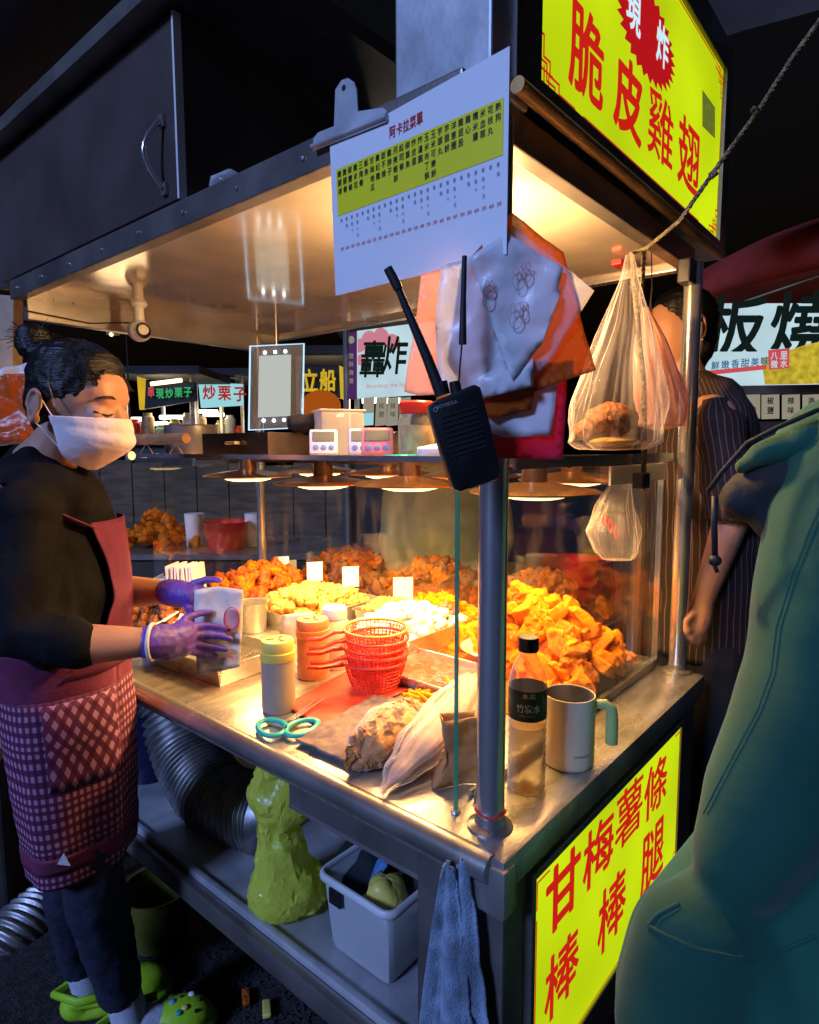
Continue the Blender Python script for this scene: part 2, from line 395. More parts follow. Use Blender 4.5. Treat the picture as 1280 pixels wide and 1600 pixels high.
def blob(name, parts, mat, parent, voxel=.008, smooth=4, namp=0, nscale=12, w=True, fac=.5, ridge=0, bw=1):
    """parts: MB with many overlapping closed shapes -> one continuous surface"""
    me = bpy.data.meshes.new('tmp'); me.from_pydata(parts.v, [], parts.f)
    ob = bpy.data.objects.new('tmp', me); COL.objects.link(ob)
    r = ob.modifiers.new('r', 'REMESH'); r.mode = 'VOXEL'; r.voxel_size = voxel
    if smooth: sm = ob.modifiers.new('s', 'SMOOTH'); sm.iterations = smooth; sm.factor = fac
    dg = bpy.context.evaluated_depsgraph_get(); dg.update()
    m2 = bpy.data.meshes.new_from_object(ob.evaluated_get(dg)); bpy.data.objects.remove(ob); bpy.data.meshes.remove(me)
    m2.name = name; m2.materials.clear(); m2.materials.append(MATS[mat])
    bm = bmesh.new(); bm.from_mesh(m2); bm.normal_update()
    if namp:
        for v in bm.verts:
            q = v.co*nscale; v.co += v.normal*namp*(bw*noise.noise(q)+bw*.5*noise.noise(q*2.1+V((3, 1, 7))) - (ridge*(1-abs(noise.noise(q*.9+V((9, 4, 2))))**.5) if ridge else 0))
    if parent is not None and w:
        inv = XF[parent.name].inverted()
        for v in bm.verts: v.co = inv @ v.co
    bm.to_mesh(m2); bm.free(); m2.shade_smooth()
    o = bpy.data.objects.new(name, m2); COL.objects.link(o)
    if parent is not None: o.parent = parent
    return o

_glyph = {}
def glyph(ch, off=0):
    k = (ch, off)
    if k not in _glyph:
        c = bpy.data.curves.new('t', 'FONT'); c.body = ch; c.size = 1; c.offset = off; c.resolution_u = 3
        o = bpy.data.objects.new('t', c); COL.objects.link(o)
        dg = bpy.context.evaluated_depsgraph_get(); dg.update(); m = bpy.data.meshes.new_from_object(o.evaluated_get(dg))
        vs = [v.co.copy() for v in m.vertices]; fs = [tuple(p.vertices) for p in m.polygons]
        bpy.data.objects.remove(o); bpy.data.meshes.remove(m)
        x0 = min(v.x for v in vs); x1 = max(v.x for v in vs); y0 = min(v.y for v in vs); y1 = max(v.y for v in vs)
        _glyph[k] = ([((v.x-x0)/(x1-x0), (v.y-y0)/(y1-y0)) for v in vs], fs, (x1-x0)/(y1-y0))
    return _glyph[k]
def put(mb, ch, c, ex, ey, wd, ht, off=0, skew=0, keep=False):
    """one glyph (or word) centred at c, in the plane ex, ey, of size wd x ht; off = extra stroke weight"""
    g, fs, asp = glyph(ch, 0); c = V(c); ex = V(ex); ey = V(ey)
    if keep: wd = ht*asp
    if off:
        nn = ex.cross(ey).normalized(); wd -= off*wd; ht -= off*ht
        for i in range(12):
            t = 2*math.pi*i/12; cc = c+ex*math.cos(t)*off*wd+ey*math.sin(t)*off*ht+nn*.00004*(i-12)
            mb.add([cc + ex*((x-.5)*wd + skew*(y-.5)*ht) + ey*((y-.5)*ht) for x, y in g], fs)
    mb.add([c + ex*((x-.5)*wd + skew*(y-.5)*ht) + ey*((y-.5)*ht) for x, y in g], fs); return mb

def sheet(name, pts, mat, parent=None, amp=.004, sc=18, edge=.015, nrm=None, thick=.0008, w=True):
    """thin crumpled film from a closed outline of 3-D points"""
    bm = bmesh.new(); vs = [bm.verts.new(p) for p in pts]; f = bm.faces.new(vs); bm.normal_update(); n = V(nrm) if nrm else f.normal.copy()
    bmesh.ops.triangulate(bm, faces=bm.faces[:])
    for _ in range(9):
        es = [e for e in bm.edges if e.calc_length() > edge]
        if not es or len(bm.faces) > 9000: break
        bmesh.ops.subdivide_edges(bm, edges=es, cuts=1); bmesh.ops.triangulate(bm, faces=[f for f in bm.faces if len(f.verts) > 3])
    for v in bm.verts:
        q = v.co*sc; v.co += n*amp*(noise.noise(q)*1.0 + .9*(.4-abs(noise.noise(q*1.4+V((5, 2, 1))))*1.6) + .5*(.3-abs(noise.noise(q*3.1))))
    mb = MB(); bm.verts.index_update(); mb.add([v.co.copy() for v in bm.verts], [tuple(x.index for x in f.verts) for f in bm.faces]); bm.free()
    return mb.build(name, mat, parent, smooth=True, w=w, solid=thick)

def copyobj(o, parent=None, loc=None):
    c = o.copy(); COL.objects.link(c)
    if parent is not None: c.parent = parent
    if loc is not None: c.location = loc
    return c
EX, EY, EZ = V((1, 0, 0)), V((0, 1, 0)), V((0, 0, 1))
# ------------------------------------------------------------ ground and sky-side setting
ZC = .915
g = MB().grid(lambda u, v: V((-30+u*70, -30+v*70, .004*noise.noise(V((u*160, v*160, 0))))), 90, 90).build('ground', 'asphalt', None, True)
tag(g, 'dark worn asphalt of the market lane', 'ground', kind='structure')

# ------------------------------------------------------------ the food stall
stall = thing('food_stall', 'stainless steel fried food stall with glass sides and mirror-bright roof', 'food stall', (.4, .8, 0))
def P_(mb, name, mat, **k): return mb.build(name, mat, stall, w=True, **k)
X0_ = -.055
# counter: slab with rolled edge
ct = P_(MB().bb((-.06, -.063, ZC-.055), (.89, 1.72, ZC)), 'counter_top', 'steel_counter', bevel=.014, smooth=2)
MB().tube([(-.056, -.04, ZC-.02), (-.056, 1.7, ZC-.02)], .0215, 14).build('rolled_edge', 'steel_edge', ct, smooth=2, w=False)
ct.children[0].parent = stall
for o in stall.children:
    if o.name.startswith('rolled_edge'):
        for v in o.data.vertices: v.co -= stall.location
P_(MB().bb((-.0655, -.0665, ZC-.085), (-.03, -.012, ZC-.012)), 'corner_cap', 'steel', bevel=.008, smooth=2)
# legs and underframe
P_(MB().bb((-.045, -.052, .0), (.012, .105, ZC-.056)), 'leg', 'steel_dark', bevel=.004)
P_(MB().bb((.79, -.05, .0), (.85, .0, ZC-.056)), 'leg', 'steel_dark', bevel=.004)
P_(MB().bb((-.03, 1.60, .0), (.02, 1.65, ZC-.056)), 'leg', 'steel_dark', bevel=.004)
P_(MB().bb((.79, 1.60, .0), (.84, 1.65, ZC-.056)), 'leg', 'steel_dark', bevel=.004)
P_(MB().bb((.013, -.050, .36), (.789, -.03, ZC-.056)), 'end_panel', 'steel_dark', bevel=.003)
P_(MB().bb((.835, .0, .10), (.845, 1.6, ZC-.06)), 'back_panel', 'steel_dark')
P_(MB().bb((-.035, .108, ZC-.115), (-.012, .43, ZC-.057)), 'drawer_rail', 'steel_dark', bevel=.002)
P_(MB().bb((-.0365, .108, ZC-.118), (-.0345, .43, ZC-.112)), 'rail_lip', 'steel')
# lower shelf with a double rolled lip
P_(MB().bb((.022, .106, .425), (.832, 1.6, .44)), 'lower_shelf', 'steel_matt', bevel=.003)
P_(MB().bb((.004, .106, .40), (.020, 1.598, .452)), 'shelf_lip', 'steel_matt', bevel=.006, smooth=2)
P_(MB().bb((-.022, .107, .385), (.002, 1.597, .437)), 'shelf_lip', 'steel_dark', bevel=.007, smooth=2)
# posts
PW = .021
for nm, x, y, z1 in (('p', 0, 0, 1.915), ('p', .865, 0, 1.915), ('p', .80, 1.62, 1.915)):
    po = P_(MB().tube([(x, y, ZC), (x, y, z1)], PW if y < 1 else .018, 24), 'post', 'steel_tube', smooth=2)
    fl = MB().lathe([(.034, 0), (.034, .004), (.024, .009), (.0215, .02)], 24, (x, y, ZC)).build('post_flange', 'steel_edge', None, smooth=2, loc=(0, 0, 0))
    for v in fl.data.vertices: v.co -= stall.location
    fl.parent = po
P_(MB().tube([(.0225*math.cos(a), .0225*math.sin(a), ZC+.026+.002*math.sin(3*a)) for a in [i*math.pi/12 for i in range(24)]], .0018, 6, closed=True), 'red_tie', 'red_plastic')
# glass
GE = .06
def glass(a, b, nm='glass_pane'):
    p = P_(MB().bb(a, b), nm, 'glass'); return p
glass((-.004, GE-.003, ZC+.006), (.853, GE+.003, 1.44))
glass((.854, GE-.003, ZC+.006), (.860, 1.60, 1.44))
glass((.33, 1.603, ZC+.006), (.853, 1.609, 1.44))
P_(MB().bb((-.0055, GE-.0036, ZC+.004), (-.0042, GE+.0036, 1.425)), 'glass_edge', 'green_glass_edge')
P_(MB().bb((.04, GE-.008, ZC+.0005), (.868, GE-.0035, ZC+.02)), 'glass_track', 'steel_edge')
P_(MB().bb((.04, GE+.0035, ZC+.0005), (.852, GE+.008, ZC+.014)), 'glass_track', 'steel_edge')
P_(MB().bb((.8605, GE-.003, ZC+.0005), (.868, 1.6, ZC+.02)), 'glass_track', 'steel_edge')
P_(MB().bb((.8605, GE-.010, ZC+.02), (.872, GE+.004, 1.45)), 'glass_corner_strip', 'steel_tube')
P_(MB().tube([(-.005, GE, ZC+.006), (-.005, GE, ZC+.001)], .008, 12), 'glass_foot', 'steel')
# inner shelf
P_(MB().bb((.10, .03, 1.454), (.85, 1.23, 1.462)), 'upper_shelf', 'glass')
P_(MB().bb((.096, .03, 1.455), (.0995, 1.23, 1.4655)), 'shelf_rim', 'steel_tube')
P_(MB().bb((.10, .024, 1.445), (.85, .0295, 1.466)), 'shelf_rim', 'steel_tube')
P_(MB().bb((.352, .06, 1.440), (.368, 1.2, 1.4515)), 'lamp_rail', 'copper_shade')
P_(MB().bb((.652, .10, 1.440), (.668, 1.2, 1.4515)), 'lamp_rail', 'copper_shade')
for i in range(9): P_(MB().ell((X0_-.0025, .15+i*.18, 1.941), (.003, .005, .005), 8, 6), 'rivet', 'steel')
P_(MB().bb((.52, .045, 1.40), (.86, .05, 1.44)), 'shelf_end_plate', 'white_plastic')
# roof
X0, X1, Y0, Y1, ZR = -.055, .93, .02, 1.64, 1.915
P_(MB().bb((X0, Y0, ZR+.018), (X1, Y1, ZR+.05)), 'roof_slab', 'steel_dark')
rb = MB()
P_(MB().bb((X0+.031, Y0+.031, ZR+.012), (X1-.031, Y1-.031, ZR+.0175)), 'ceiling_plate', 'steel_ceiling')
P_(MB().bb((X0-.002, Y0-.002, ZR), (X0+.03, Y1+.002, ZR+.052)), 'roof_rim', 'steel_dark', bevel=.003)
P_(MB().bb((X0+.0305, Y0-.002, ZR), (X1+.002, Y0+.03, ZR+.052)), 'roof_rim', 'steel_dark', bevel=.003)
P_(MB().bb((X1-.03, Y0+.0305, ZR), (X1+.002, Y1-.001, ZR+.052)), 'roof_rim', 'steel_edge', bevel=.003)
P_(MB().bb((X0+.031, Y1-.03, ZR-.055), (X1-.031, Y1, ZR+.051)), 'end_beam', 'steel_edge', bevel=.003)
P_(MB().tube([(X0+.1, -.002, 1.979), (1.08, -.002, 1.979)], .0115, 12), 'sign_ledge', 'steel_gold_lit', smooth=2)
P_(MB().bb((.80, -.012, 1.86), (.90, .018, 1.914)), 'post_bracket', 'black_plastic', bevel=.004)
P_(MB().tube([(.50, .30, 1.925), (.60, .30, 1.925)], .006, 8), 'ceiling_hook_bar', 'steel_tube')
# box column above the roof
col = MB().bb((0, .012, ZR+.053), (.10, .183, 2.75)).build('box_column', 'steel_matt', None, bevel=.004)
tag(col, 'pale steel box column rising from the roof behind the menu sheet', 'column')
# cabinet on the roof
cab = thing('roof_cabinet', 'dark steel cabinet with sliding door standing on the stall roof', 'cabinet', (.1, 1.2, ZR+.053))
MB().bb((-.04, .70, ZR+.053), (.5, 1.78, 2.325)).build('cabinet_body', 'steel_cabinet', cab, w=True, bevel=.004)
dr = MB().bb((-.056, .706, ZR+.057), (-.0415, 1.70, 2.315)).build('door', 'steel_cabinet', cab, w=True, bevel=.002)
e_ = MB().bb((-.0585, .699, ZR+.056), (-.0415, .7055, 2.316)).build('door_edge_strip', 'white_plastic', cab, w=True)
hd = MB(); hz = (2.00, 2.13); hy = .752
for z in hz: hd.box((-.060, hy, z), (.006, .018, .024))
hd.tube([(-.064, hy, hz[0])] + [(-.064-.030*math.sin(math.pi*t), hy+.012*math.sin(math.pi*t), hz[0]+(hz[1]-hz[0])*t) for t in (.1, .25, .4, .5, .6, .75, .9)] + [(-.064, hy, hz[1])], .005, 10)
hd.build('door_handle', 'steel_tube', cab, w=True, smooth=2)
MB().bb((-.10, .5, 2.327), (.6, 1.9, 2.36)).build('cabinet_top_board', 'steel_dark', cab, w=True)
cr = MB(); cc = V((-.005, .62, 1.967))
cr.ell(cc+V((0, 0, .02)), (.03, .045, .026), 12, 8)
cl = cr.build('crumpled_bag', 'clear_bag', None, True, noise_amp=.012, noise_scale=45); tag(cl, 'small crumpled clear plastic bag lying on the roof edge', 'plastic bag')

# ------------------------------------------------------------ illuminated signs
DENSE = {'薯': .010, '雞': .012, '棒': .018, '腿': .018, '條': .018, '梅': .020, '脆': .022, '翅': .020}
def lettering(par, chars, y, mat, off, slope):
    for ch, x0, x1, y0, y1 in chars:
        cx, cy = (x0+x1)/2, (y0+y1)/2; sl = abs(slope)*(x1-x0)
        c = on('y', cx, cy, y); wd = on('y', x1, cy, y).x - on('y', x0, cy, y).x
        ht = on('y', cx, y0+sl/2, y).z - on('y', cx, y1-sl/2, y).z
        mb = put(MB(), ch, c, EX, EZ, wd*.97, ht, DENSE.get(ch, .032))
        mb.build('letter', mat, par, w=True)
def corner_key(mb, o, ex, ey, s, t):
    """square meander ornament growing from the corner o along ex, ey"""
    o = V(o); ex = V(ex); ey = V(ey)
    def bar(a, b):
        x0, x1 = sorted((a[0], b[0])); y0, y1 = sorted((a[1], b[1])); x0 -= t/2; x1 += t/2; y0 -= t/2; y1 += t/2
        mb.add([o+ex*x*s+ey*y*s for x, y in ((x0, y0), (x1, y0), (x1, y1), (x0, y1))], [(0, 1, 2, 3)])
    pl = [(0, 2.0), (.5, 2.0), (.5, 1.1), (1.1, 1.1), (1.1, .5), (2.0, .5), (2.0, 0)]
    for a, b in zip(pl, pl[1:]): bar(a, b)
    for a, b in (((0, 1.6), (.25, 1.6)), ((.25, 1.6), (.25, .3)), ((0, .9), (.8, .9)), ((.8, .9), (.8, .2)), ((.8, .2), (1.6, .2)), ((1.6, .2), (1.6, 0)),
                 ((0, .55), (1.35, .55)), ((.55, 0), (.55, .7)), ((1.0, 0), (1.0, .45))): bar(a, b)
    return mb
# upper sign
us = thing('upper_light_sign', 'big yellow lit sign box with red characters on top of the stall', 'light sign', (.62, .08, 1.99))
YS = .02; A0, A1, B0, B1 = .134, 1.108, 2.028, 2.455
fm = MB().bb((.062, .010, 1.992), (A0, .17, 2.53)).bb((A1, .010, 1.992), (1.165, .17, 2.53)).bb((A0, .010, 1.992), (A1, .17, B0)).bb((A0, .010, B1), (A1, .17, 2.53))
fm.build('sign_frame', 'steel_dark', us, w=True, bevel=.003)
MB().bb((A0-.01, .151, B0-.01), (A1+.01, .169, B1+.01)).build('back_plate', 'steel_dark', us, w=True)
MB().bb((A0, YS, B0), (A1, YS+.006, B1)).build('lit_panel', 'sign_yellow', us, w=True)
MB().bb((.0595, .0085, 2.0), (.0635, .0135, 2.20)).build('corner_rod', 'steel_tube', us, w=True)
lettering(us, [('脆', 890, 946, -8, 180), ('皮', 960, 1006, 74, 234), ('雞', 1013, 1054, 131, 272), ('翅', 1060, 1095, 176, 314)], YS-.002, 'sign_red', .035, .8)
bz = on('y', 1012, 55, YS); burst = []
for i in range(56):
    a = 2*math.pi*i/56; k = 1 if i % 2 else .84; burst.append((.165*k*math.cos(a), .085*k*math.sin(a)))
mb = MB(); mb.add([bz+V((x, -.0015, z)) for x, z in burst], [tuple(range(56))]); mb.build('burst_badge', 'burst_red', us, w=True)
for ch, cx, cy_, h in (('現', 990, 18, .075), ('炸', 1035, 72, .085)):
    c = on('y', cx, cy_, YS-.004)
    put(MB(), ch, c, EX, EZ, .074, h, .07).build('letter', 'sign_red', us, w=True)
    put(MB(), ch, c+V((0, -.0012, 0)), EX, EZ, .07, h*.94, .03).build('letter', 'burst_white', us, w=True)
tr = MB(); yb = YS-.0016; k = .034
corner_key(tr, (A0+.004, yb, B0+.006), EX, EZ, k, .12); corner_key(tr, (A1-.004, yb, B0+.006), -EX, EZ, k, .12)
corner_key(tr, (A0+.004, yb, B1-.006), EX, -EZ, k, .12); corner_key(tr, (A1-.004, yb, B1-.006), -EX, -EZ, k, .12)
for a, b in (((A0+.004, B0+.074), (A0+.0085, B1-.074)), ((A1-.0085, B0+.074), (A1-.004, B0+.14)), ((A1-.0085, B0+.17), (A1-.004, B1-.074)), ((A0+.072, B0+.006), (A0+.13, B0+.0105)), ((A0+.16, B0+.006), (A1-.16, B0+.0105)), ((A0+.08, B1-.0105), (A1-.08, B1-.006))):
    tr.add([(a[0], yb, a[1]), (b[0], yb, a[1]), (b[0], yb, b[1]), (a[0], yb, b[1])], [(0, 1, 2, 3)])
tr.build('border_ornament', 'sign_red', us, w=True)
sq = [on('y', x, y, YS-.004) for x, y in ((1098, 141), (1117, 168), (1117, 216), (1098, 197))]
glow('sticker_backlit', (.20, .24, .03), .7, .25, 60)  # sticker glows itself in place of backlight from the panel
MB().add(sq, [(0, 3, 2, 1)]).build('plain_sticker', 'sticker_backlit', us, w=True, solid=.001)
# lower sign
ls = thing('lower_light_sign', 'yellow lit sign with red characters below the counter edge', 'light sign', (.36, -.055, .46))
YL = -.060; A0, A1, B0, B1 = .030, .705, .475, .842
MB().bb((A0, YL, B0), (A1, -.0515, B1)).build('lit_panel', 'sign_yellow', ls, w=True)
f2 = MB()
for a, b in (((A0-.012, B0-.012), (A0-.0005, B1+.012)), ((A1+.0005, B0-.012), (A1+.014, B1+.012)), ((A0, B0-.012), (A1, B0-.0005)), ((A0, B1+.0005), (A1, B1+.012))):
    f2.bb((a[0], YL-.004, a[1]), (b[0], -.0512, b[1]))
f2.build('sign_frame', 'steel_dark', ls, w=True, bevel=.001)
lettering(ls, [('甘', 855, 908, 1314, 1464), ('梅', 913, 960, 1261, 1394), ('薯', 963, 1005, 1206, 1332), ('條', 1008, 1043, 1173, 1284),
               ('棒', 853, 906, 1447, 1595), ('棒', 936, 979, 1353, 1489), ('腿', 1003, 1038, 1276, 1398)], YL-.002, 'sign_red', .035, 1.0)
tr = MB(); yb = YL-.0016; k = .030
corner_key(tr, (A1-.004, yb, B0+.006), -EX, EZ, k, .12); corner_key(tr, (A0+.004, yb, B0+.006), EX, EZ, k, .12)
for a, b in (((A0+.004, B0+.07), (A0+.0075, B1-.07)), ((A0+.004, B1-.055), (A0+.0075, B1-.008)), ((A0+.004, B1-.0115), (A0+.045, B1-.008)), ((A1-.0075, B0+.068), (A1-.004, B1-.06)),
             ((A1-.0075, B1-.045), (A1-.004, B1-.008)), ((A1-.04, B1-.0115), (A1-.004, B1-.008)), ((A0+.07, B0+.006), (A1-.07, B0+.0095))):
    tr.add([(a[0], yb, a[1]), (b[0], yb, a[1]), (b[0], yb, b[1]), (a[0], yb, b[1])], [(0, 1, 2, 3)])
tr.build('border_ornament', 'sign_red', ls, w=True)

# ------------------------------------------------------------ heat lamps
def heat_lamp(px, py, label, watt=4.2, X=.36):
    p = on('x', px, py, X)
    t = thing('heat_lamp', label, 'heat lamp', p, 0, 'heat lamps under the shelf')
    MB().lathe([(.128, .0), (.130, .003), (.121, .007), (.082, .014), (.045, .019), (.026, .022), (.024, 1.4515-p.z), (.001, 1.4516-p.z)], 36).build('shade', 'copper_shade', t, smooth=2)
    MB().lathe([(.127, -.0005), (.08, .009), (.03, .014), (.001, .015)], 36).build('reflector', 'steel_tube', t, smooth=2)
    MB().lathe([(.001, -.013), (.045, -.012), (.066, -.007), (.070, .0), (.066, .006)], 32).build('bulb', 'bulb_warm', t, smooth=2)
    ld = bpy.data.lights.new('lamp_light', 'AREA'); ld.shape = 'DISK'; ld.size = .16; ld.energy = watt; ld.color = (1.0, .53, .18); ld.spread = RAD(158)
    lo = bpy.data.objects.new('lamp_light', ld); COL.objects.link(lo); lo.parent = t; lo.location = (0, 0, -.016)
    return t
heat_lamp(388, 745, 'dish heat lamp farthest left, above the fried chicken wings')
heat_lamp(505, 756, 'dish heat lamp second from left, in front of the kitchen timer')
heat_lamp(640, 758, 'dish heat lamp just left of the walkie-talkie')
heat_lamp(835, 770, 'dish heat lamp right of the corner post, above the potato pile', 3.2)

for px_, py_, w_, lb_ in ((500, 738, 4.6, 'back row dish heat lamp above the popcorn chicken'), (606, 741, 3.6, 'back row dish heat lamp above the white fried pieces'), (736, 745, 3.6, 'back row dish heat lamp behind the walkie-talkie'), (894, 751, 3.4, 'back row dish heat lamp nearest the right post')):
    heat_lamp(px_, py_, lb_, w_, .66)
# bare bulb under the roof behind the menu sheet (its glow lies on the ceiling and shines through the bags)
bb_ = thing('ceiling_bulb', 'warm bare bulb under the roof hidden behind the menu sheet', 'lamp', (.25, .22, ZR+.012))
MB().tube([(0, 0, 0), (0, 0, -.028)], .014, 14).build('socket', 'white_plastic', bb_, smooth=2)
MB().lathe([(.012, -.026), (.020, -.040), (.026, -.056), (.022, -.074), (.010, -.083), (.001, -.084)], 20).build('bulb', 'bulb_warm', bb_, smooth=True)
ld = bpy.data.lights.new('bulb_light', 'POINT'); ld.energy = 27; ld.color = (1.0, .58, .24); ld.shadow_soft_size = .03
lo = bpy.data.objects.new('bulb_light', ld); COL.objects.link(lo); lo.parent = bb_; lo.location = (0, 0, -.115)
# ------------------------------------------------------------ menu sheet, clip
MX = -.0625
ms = thing('menu_sheet', 'white laminated menu sheet with yellow band clipped to the roof corner', 'menu', on('x', 655, 430, MX))
cn = [on('x', x, y, MX) for x, y in ((516, 228), (797, 72), (792, 397), (525, 462))]
MB().add(cn, [(0, 3, 2, 1)]).build('paper', 'paper_menu', ms, w=True, solid=.0012)
bd = [on('x', x, y, MX-.0012) for x, y in ((525, 266), (787, 152), (786, 242), (528, 338))]
MB().add(bd, [(0, 3, 2, 1)]).build('yellow_band', 'yellow_print', ms, w=True)
def bil(q, u, v):      # u left-right, v top-bottom
    return q[0]*(1-u)*(1-v)+q[1]*u*(1-v)+q[2]*u*v+q[3]*(1-u)*v
exm = (cn[1]-cn[0]).normalized(); eym = V((0, 0, 1))
tx = MB(); tc_ = [on('x', x, y, MX-.0016) for x, y in ((617, 204), (654, 183))]
for i, ch in enumerate('阿卡拉菜單'): put(tx, ch, on('x', 613+i*10.6, 206-i*5.2, MX-.0016), exm, eym, .0108, .016, .012)
tx.build('printed_title', 'red_ink', ms, w=True)
colsL = ['雞腿排', '脆腿骨', '椒鹽條', '雞米花', '三角骨', '魷魚', '甘梅地瓜', '貴妃雞', '甜不辣', '雞脖子', '月亮蝦餅', '起司條', '柳葉魚', '炸皮蛋', '炸湯圓',
         '玉米布丁酥', '玉米可樂餅', '芋頭丸', '芋頭餅', '洋蔥圈', '雞屁股', '雞心', '糯米腸', '米血糕', '花枝丸', '熱狗']
tb = MB(); ts = MB(); tr_ = MB(); n_ = len(colsL)
for i, s_ in enumerate(colsL):
    u = .025+.95*i/(n_-1)
    for j, ch in enumerate(s_): put(tb, ch, bil(bd, u, .12+j*.185)+V((-.0006, 0, 0)), exm, eym, .0078, .0095, .01)
    lo = [on('x', x, y, MX-.0016) for x, y in ((528, 338), (786, 242), (788, 330), (530, 400))]
    for j, ch in enumerate('單點十元'[:1+i % 4]): put(ts, ch, bil(lo, u, .14+j*.16), exm, eym, .0042, .0055)
    put(tr_, str(random.choice((30, 35, 40, 50, 60))), bil(lo, u, .84), exm, eym, .0065, .0045)
tb.build('printed_dishes', 'black_ink', ms, w=True); mk('blue_ink', (.10, .13, .30), .5); ts.build('printed_notes', 'blue_ink', ms, w=True); tr_.build('printed_prices', 'red_ink', ms, w=True)
# bulldog clip
cp = thing('bulldog_clip', 'steel bulldog clip gripping the top left of the menu sheet', 'clip', on('x', 548, 200, MX))
pts = [(488, 236), (490, 216), (497, 207), (522, 197), (524, 140), (534, 125), (544, 122), (553, 128), (557, 140), (559, 174), (598, 168), (604, 173), (604, 190)]
pw = [on('x', x, y, MX-.004) for x, y in pts]
q = MB(); k = len(pw); q.add(pw+[p+V((.002, 0, 0)) for p in pw], [tuple(range(k)), tuple(range(2*k-1, k-1, -1))]+[(i, i+k, (i+1) % k+k, (i+1) % k) for i in range(k)])
q.build('plate', 'steel_matt', cp, w=True)
a, b = on('x', 488, 230, MX-.004), on('x', 605, 182, MX-.004)
MB().tube([a, b], .0045, 10).build('jaw', 'steel_matt', cp, w=True, smooth=2)
c0 = on('x', 537, 137, MX-.0046); MB().lathe([(.0, 0), (.0042, 0)], 14, c0, M.Rotation(RAD(-90), 3, 'Y')).build('hole', 'black_ink', cp, w=True)

# ------------------------------------------------------------ carrier bags hanging at the corner
BN = V((-.80, -.60, 0)); BB0 = V((-.058, -.052, 0))
def bp(pts, off):  return [onp(x, y, BB0-BN*off*.55, BN) for x, y in pts]
def bag(name, pts, off, mat, label, amp=.006, sc=22, group=None):
    o = sheet(name, bp(pts, off), mat, amp=amp, sc=sc, nrm=BN); return tag(o, label, 'plastic bag', group)
bag('orange_bag', [(800, 330), (880, 395), (900, 470), (932, 578), (835, 612), (830, 640), (770, 655), (745, 640), (700, 560), (720, 420)], .030, 'orange_bag', 'translucent orange carrier bag behind the white printed bags')
bag('magenta_bag', [(760, 560), (888, 555), (880, 718), (775, 716), (752, 690)], .055, 'magenta_bag', 'dark magenta plastic bag at the bottom of the hanging bag bunch', .005)
bag('frosted_bag', [(750, 600), (872, 592), (862, 680), (790, 684), (752, 672)], .044, 'white_bag', 'beige frosted bag with zigzag lower edge below the orange bag', .003)
bag('frosted_bag', [(800, 350), (928, 455), (858, 565), (820, 605), (780, 560)], .018, 'clear_bag', 'clear greyish bag corner sticking out right over the orange bag')
bag('peach_bag', [(658, 428), (690, 420), (682, 500), (690, 616), (655, 618), (632, 612), (636, 580), (650, 500)], .026, 'peach_bag', 'peach pink striped bag hanging leftmost of the bag bunch', .004)
for pts, off, lb in (([(690, 416), (740, 400), (800, 588), (832, 560), (834, 604), (750, 624), (700, 616), (684, 590), (680, 500)], .010, 'crinkled bluish white bag hanging right behind the radio antenna'),
                     ([(735, 402), (792, 362), (880, 418), (872, 452), (876, 458), (845, 540), (800, 594), (760, 480)], -.001, 'smooth white carrier bag printed with small red rabbits')):
    o = bag('white_bag', pts, off, 'white_bag', lb, .006 if 'rabbits' in lb else .010)
    if 'rabbits' in lb:
        for cx, cy_, s_ in ((822, 430, 11), (810, 440, 13), (763, 470, 12), (806, 500, 14), (818, 490, 10), (765, 455, 9)):
            r_ = MB(); pp = [onp(cx+s_*math.cos(t)*.7, cy_+s_*math.sin(t), BB0+BN*.0065, BN) for t in [i*math.pi/9 for i in range(18)]]
            r_.tube(pp, .0005, 5, closed=True)
            for dx in (-.35, .35):
                r_.tube([onp(cx+s_*(dx+.25*math.cos(t)), cy_-s_*1.3+s_*.55*math.sin(t), BB0+BN*.0065, BN) for t in [i*math.pi/6 for i in range(12)]], .0005, 5, closed=True)
            ro = r_.build('rabbit_print', 'pink_ink', o, w=True)

# ------------------------------------------------------------ walkie-talkie and antenna cord
RN = V((-.72, -.69, 0)).normalized(); R0 = V((-.103, -.066, 0))
def rp(x, y, o=0): return onp(x, y, R0+RN*o, RN)
wt = thing('walkie_talkie', 'black walkie-talkie with long antenna hanging in front of the corner post', 'walkie-talkie', rp(735, 762))
a_ = rp(668, 632); b_ = rp(738, 606); c_ = rp(779, 742); d_ = rp(706, 766)
ax = (b_-a_).normalized(); ay = RN.cross(ax); 
ol = [rp(*p) for p in ((667, 640), (672, 630), (738, 602), (748, 606), (762, 660), (781, 738), (776, 748), (716, 768), (706, 764), (686, 700))]
k = len(ol); q = MB(); q.add([p+RN*.016 for p in ol]+[p-RN*.018 for p in ol], [tuple(range(k-1, -1, -1)), tuple(range(k, 2*k))]+[(i, (i+1) % k, (i+1) % k+k, i+k) for i in range(k)])
q.build('body', 'black_plastic', wt, w=True, bevel=.004, smooth=2)
q = MB().tube([rp(690, 618), rp(668, 560), rp(622, 450)], [.0075, .0062, .0042], 12).tube([rp(623, 452), rp(612, 430), rp(606, 419)], [.0058, .0058, .0054], 12)
q.build('antenna', 'black_rubber', wt, w=True, smooth=2)
for x, y in ((694, 604), (714, 604)):
    MB().tube([rp(x, y+12), rp(x-4, y-8)], [.0075, .0068], 10).build('knob', 'black_plastic', wt, w=True, smooth=2)
ln = MB(); dn = (rp(706, 764)-rp(668, 632)).normalized(); rt = (rp(748, 606)-rp(672, 630)).normalized()
for i in range(9):
    p = rp(676, 640, .0165)+dn*(.012+i*.006)+rt*.006; ln.box(p+rt*.022, (.044, .0016, .0014), M((rt, dn, RN)).transposed())
